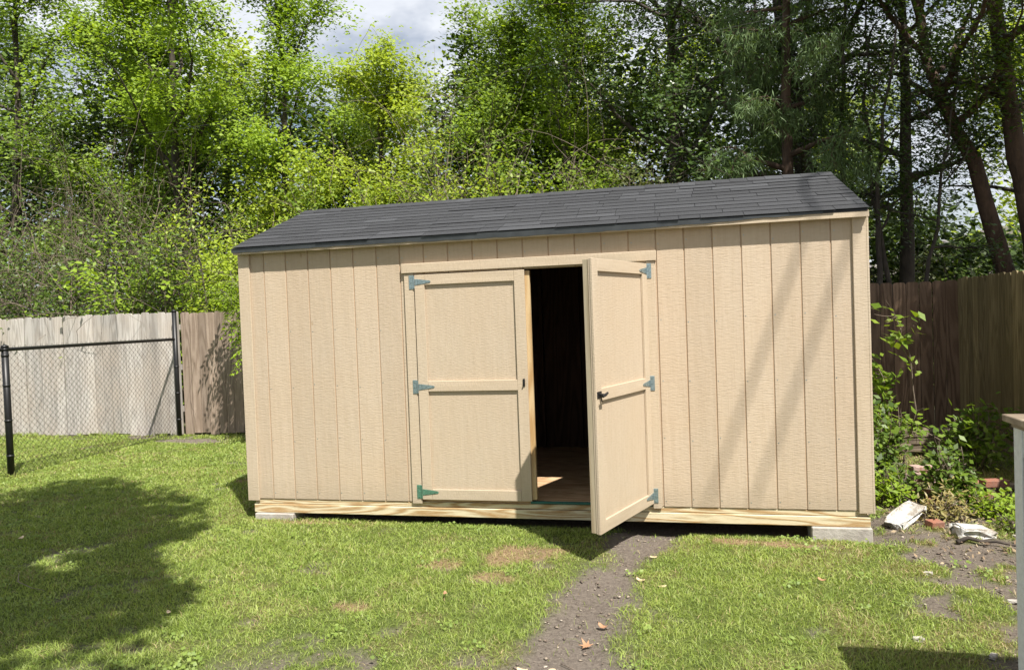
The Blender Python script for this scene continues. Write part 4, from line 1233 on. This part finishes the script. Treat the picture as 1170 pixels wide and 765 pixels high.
S('short leafy weed in front of the cabinet', (6.3, .1), .22, .25, 450, L_BRIGHT, 509, leaf=.045, stems=10, group='weeds in the rubble corner', cluster=.04, name='weed_bush', cat='weed')
S('short grassy weed between the flat white block and the stick', (5.9, .2), .16, .22, 320, L_SPRING, 510, leaf=.05, stems=10, group='weeds in the rubble corner', cluster=.04, name='weed_bush', cat='weed', lw=.25)

# ------------------------------------------------------------------ neighbour house and wire
def house():
    root = empty('neighbour_house', (19, 36, -.3), 'pale house seen far off through the trees right of the shed', 'house')
    WALL = mat_plain('pale_siding', (.62, .63, .62), .7, 0, .06, 3)
    m = MB(); m.box(-7, 7, 0, 8, 0, 3.0); m.build('wall', WALL, root)
    m = MB(); m.prism([(-7.5, 2.95), (7.5, 2.95), (7.5, 3.1), (0, 5.4), (-7.5, 3.1)], -.5, 8.5); m.build('roof', mat_plain('grey_roof', (.22, .20, .19), .8), root)
    for x in (-4.5, -.6, 3.6):
        m = MB(); m.box(x, x+1.2, -.05, .05, 1.0, 2.3); w = m.build('window', mat_plain('window_glass', (.05, .07, .09), .1), root)
        f = MB(); f.box(x-.08, x, -.08, .02, .92, 2.38); f.box(x+1.2, x+1.28, -.08, .02, .92, 2.38); f.box(x, x+1.2, -.08, .02, 2.3, 2.38); f.box(x, x+1.2, -.08, .02, .92, 1.0)
        f.build('window_frame', mat_plain('white_frame', (.75, .75, .75), .6), w)
house()
def wire(label, a, b, sag, r=.0022):
    a = np.array(a, float); b = np.array(b, float); k = np.linspace(0, 1, 24)[:, None]
    p = a+(b-a)*k; p[:, 2] -= sag*4*(k*(1-k))[:, 0]
    m = MB(); m.tube(p-a, r, 5); o = m.build('overhead_wire', mat_plain('wire_grey', (.06, .06, .06), .7), smooth=True); o.location = a
    tag(o, label, 'wire')
wire('thin sagging overhead wire crossing the trees', (-14, 5.3, 4.6), (14, 5.0, 6.4), .5)

# ------------------------------------------------------------------ sky, sun, camera
world = bpy.data.worlds.new('World'); SC.world = world; world.use_nodes = True
nt = world.node_tree; nt.nodes.clear()
out = nt.nodes.new('ShaderNodeOutputWorld'); bg = nt.nodes.new('ShaderNodeBackground')
sky = nt.nodes.new('ShaderNodeTexSky'); sky.sky_type = 'NISHITA'; sky.sun_disc = False
sd = Vector((-LIGHT[0], -LIGHT[1], -LIGHT[2])).normalized()
sky.sun_elevation = math.asin(sd.z); sky.sun_rotation = math.atan2(sd.x, sd.y)
sky.air_density = 1.0; sky.dust_density = 1.5; sky.ozone_density = 1.0
tc = N(nt, 'TexCoord'); mp = N(nt, 'Mapping'); mp.inputs['Scale'].default_value = (1, 1, 2.4)
nt.links.new(tc.outputs['Generated'], mp.inputs[0])
cn = noise(nt, mp.outputs[0], 2.6, 6, .6, .3)
cl = ramp(nt, cn, [(.36, 0), (.56, 1)])
cn2 = noise(nt, mp.outputs[0], 6.5, 5, .6)
cloudcol = mix(nt, ramp(nt, cn2, [(.3, 0), (.7, 1)]).outputs[0], (7.0, 7.4, 8.2), (9.6, 9.9, 10.4))
cm = mix(nt, cl.outputs[0], sky.outputs[0], cloudcol)
nt.links.new(cm, bg.inputs[0]); bg.inputs[1].default_value = .062
nt.links.new(bg.outputs[0], out.inputs[0])

sun = bpy.data.lights.new('sun', 'SUN'); sun.energy = 5.0; sun.angle = math.radians(.55); sun.color = (1, .95, .87)
so = bpy.data.objects.new('sun', sun); COL.objects.link(so)
so.rotation_euler = sd.to_track_quat('Z', 'Y').to_euler(); so.location = (10, -10, 20)

cam = bpy.data.cameras.new('camera'); co = bpy.data.objects.new('camera', cam); COL.objects.link(co)
yaw, pit, rol = -.2253, -.0243, -.0367
cy, sy = math.cos(yaw), math.sin(yaw)
fw = Vector((math.sin(yaw)*math.cos(pit), math.cos(yaw)*math.cos(pit), math.sin(pit)))
rt = Vector((cy, -sy, 0)); upv = rt.cross(fw)
r2 = math.cos(rol)*rt+math.sin(rol)*upv; u2 = -math.sin(rol)*rt+math.cos(rol)*upv
M = Matrix(((r2.x, u2.x, -fw.x, 3.6355), (r2.y, u2.y, -fw.y, -5.6743), (r2.z, u2.z, -fw.z, 1.4668), (0, 0, 0, 1)))
co.matrix_world = M
cam.sensor_fit = 'HORIZONTAL'; cam.sensor_width = 36; cam.lens = 36*849.5/1170
cam.clip_start = .05; cam.clip_end = 2000
SC.camera = co
SC.view_settings.view_transform = 'Standard'; SC.view_settings.look = 'None'
SC.view_settings.exposure = .82; SC.view_settings.gamma = 1

SC.cycles.max_bounces = 6; SC.cycles.diffuse_bounces = 3; SC.cycles.transmission_bounces = 3; SC.cycles.glossy_bounces = 2
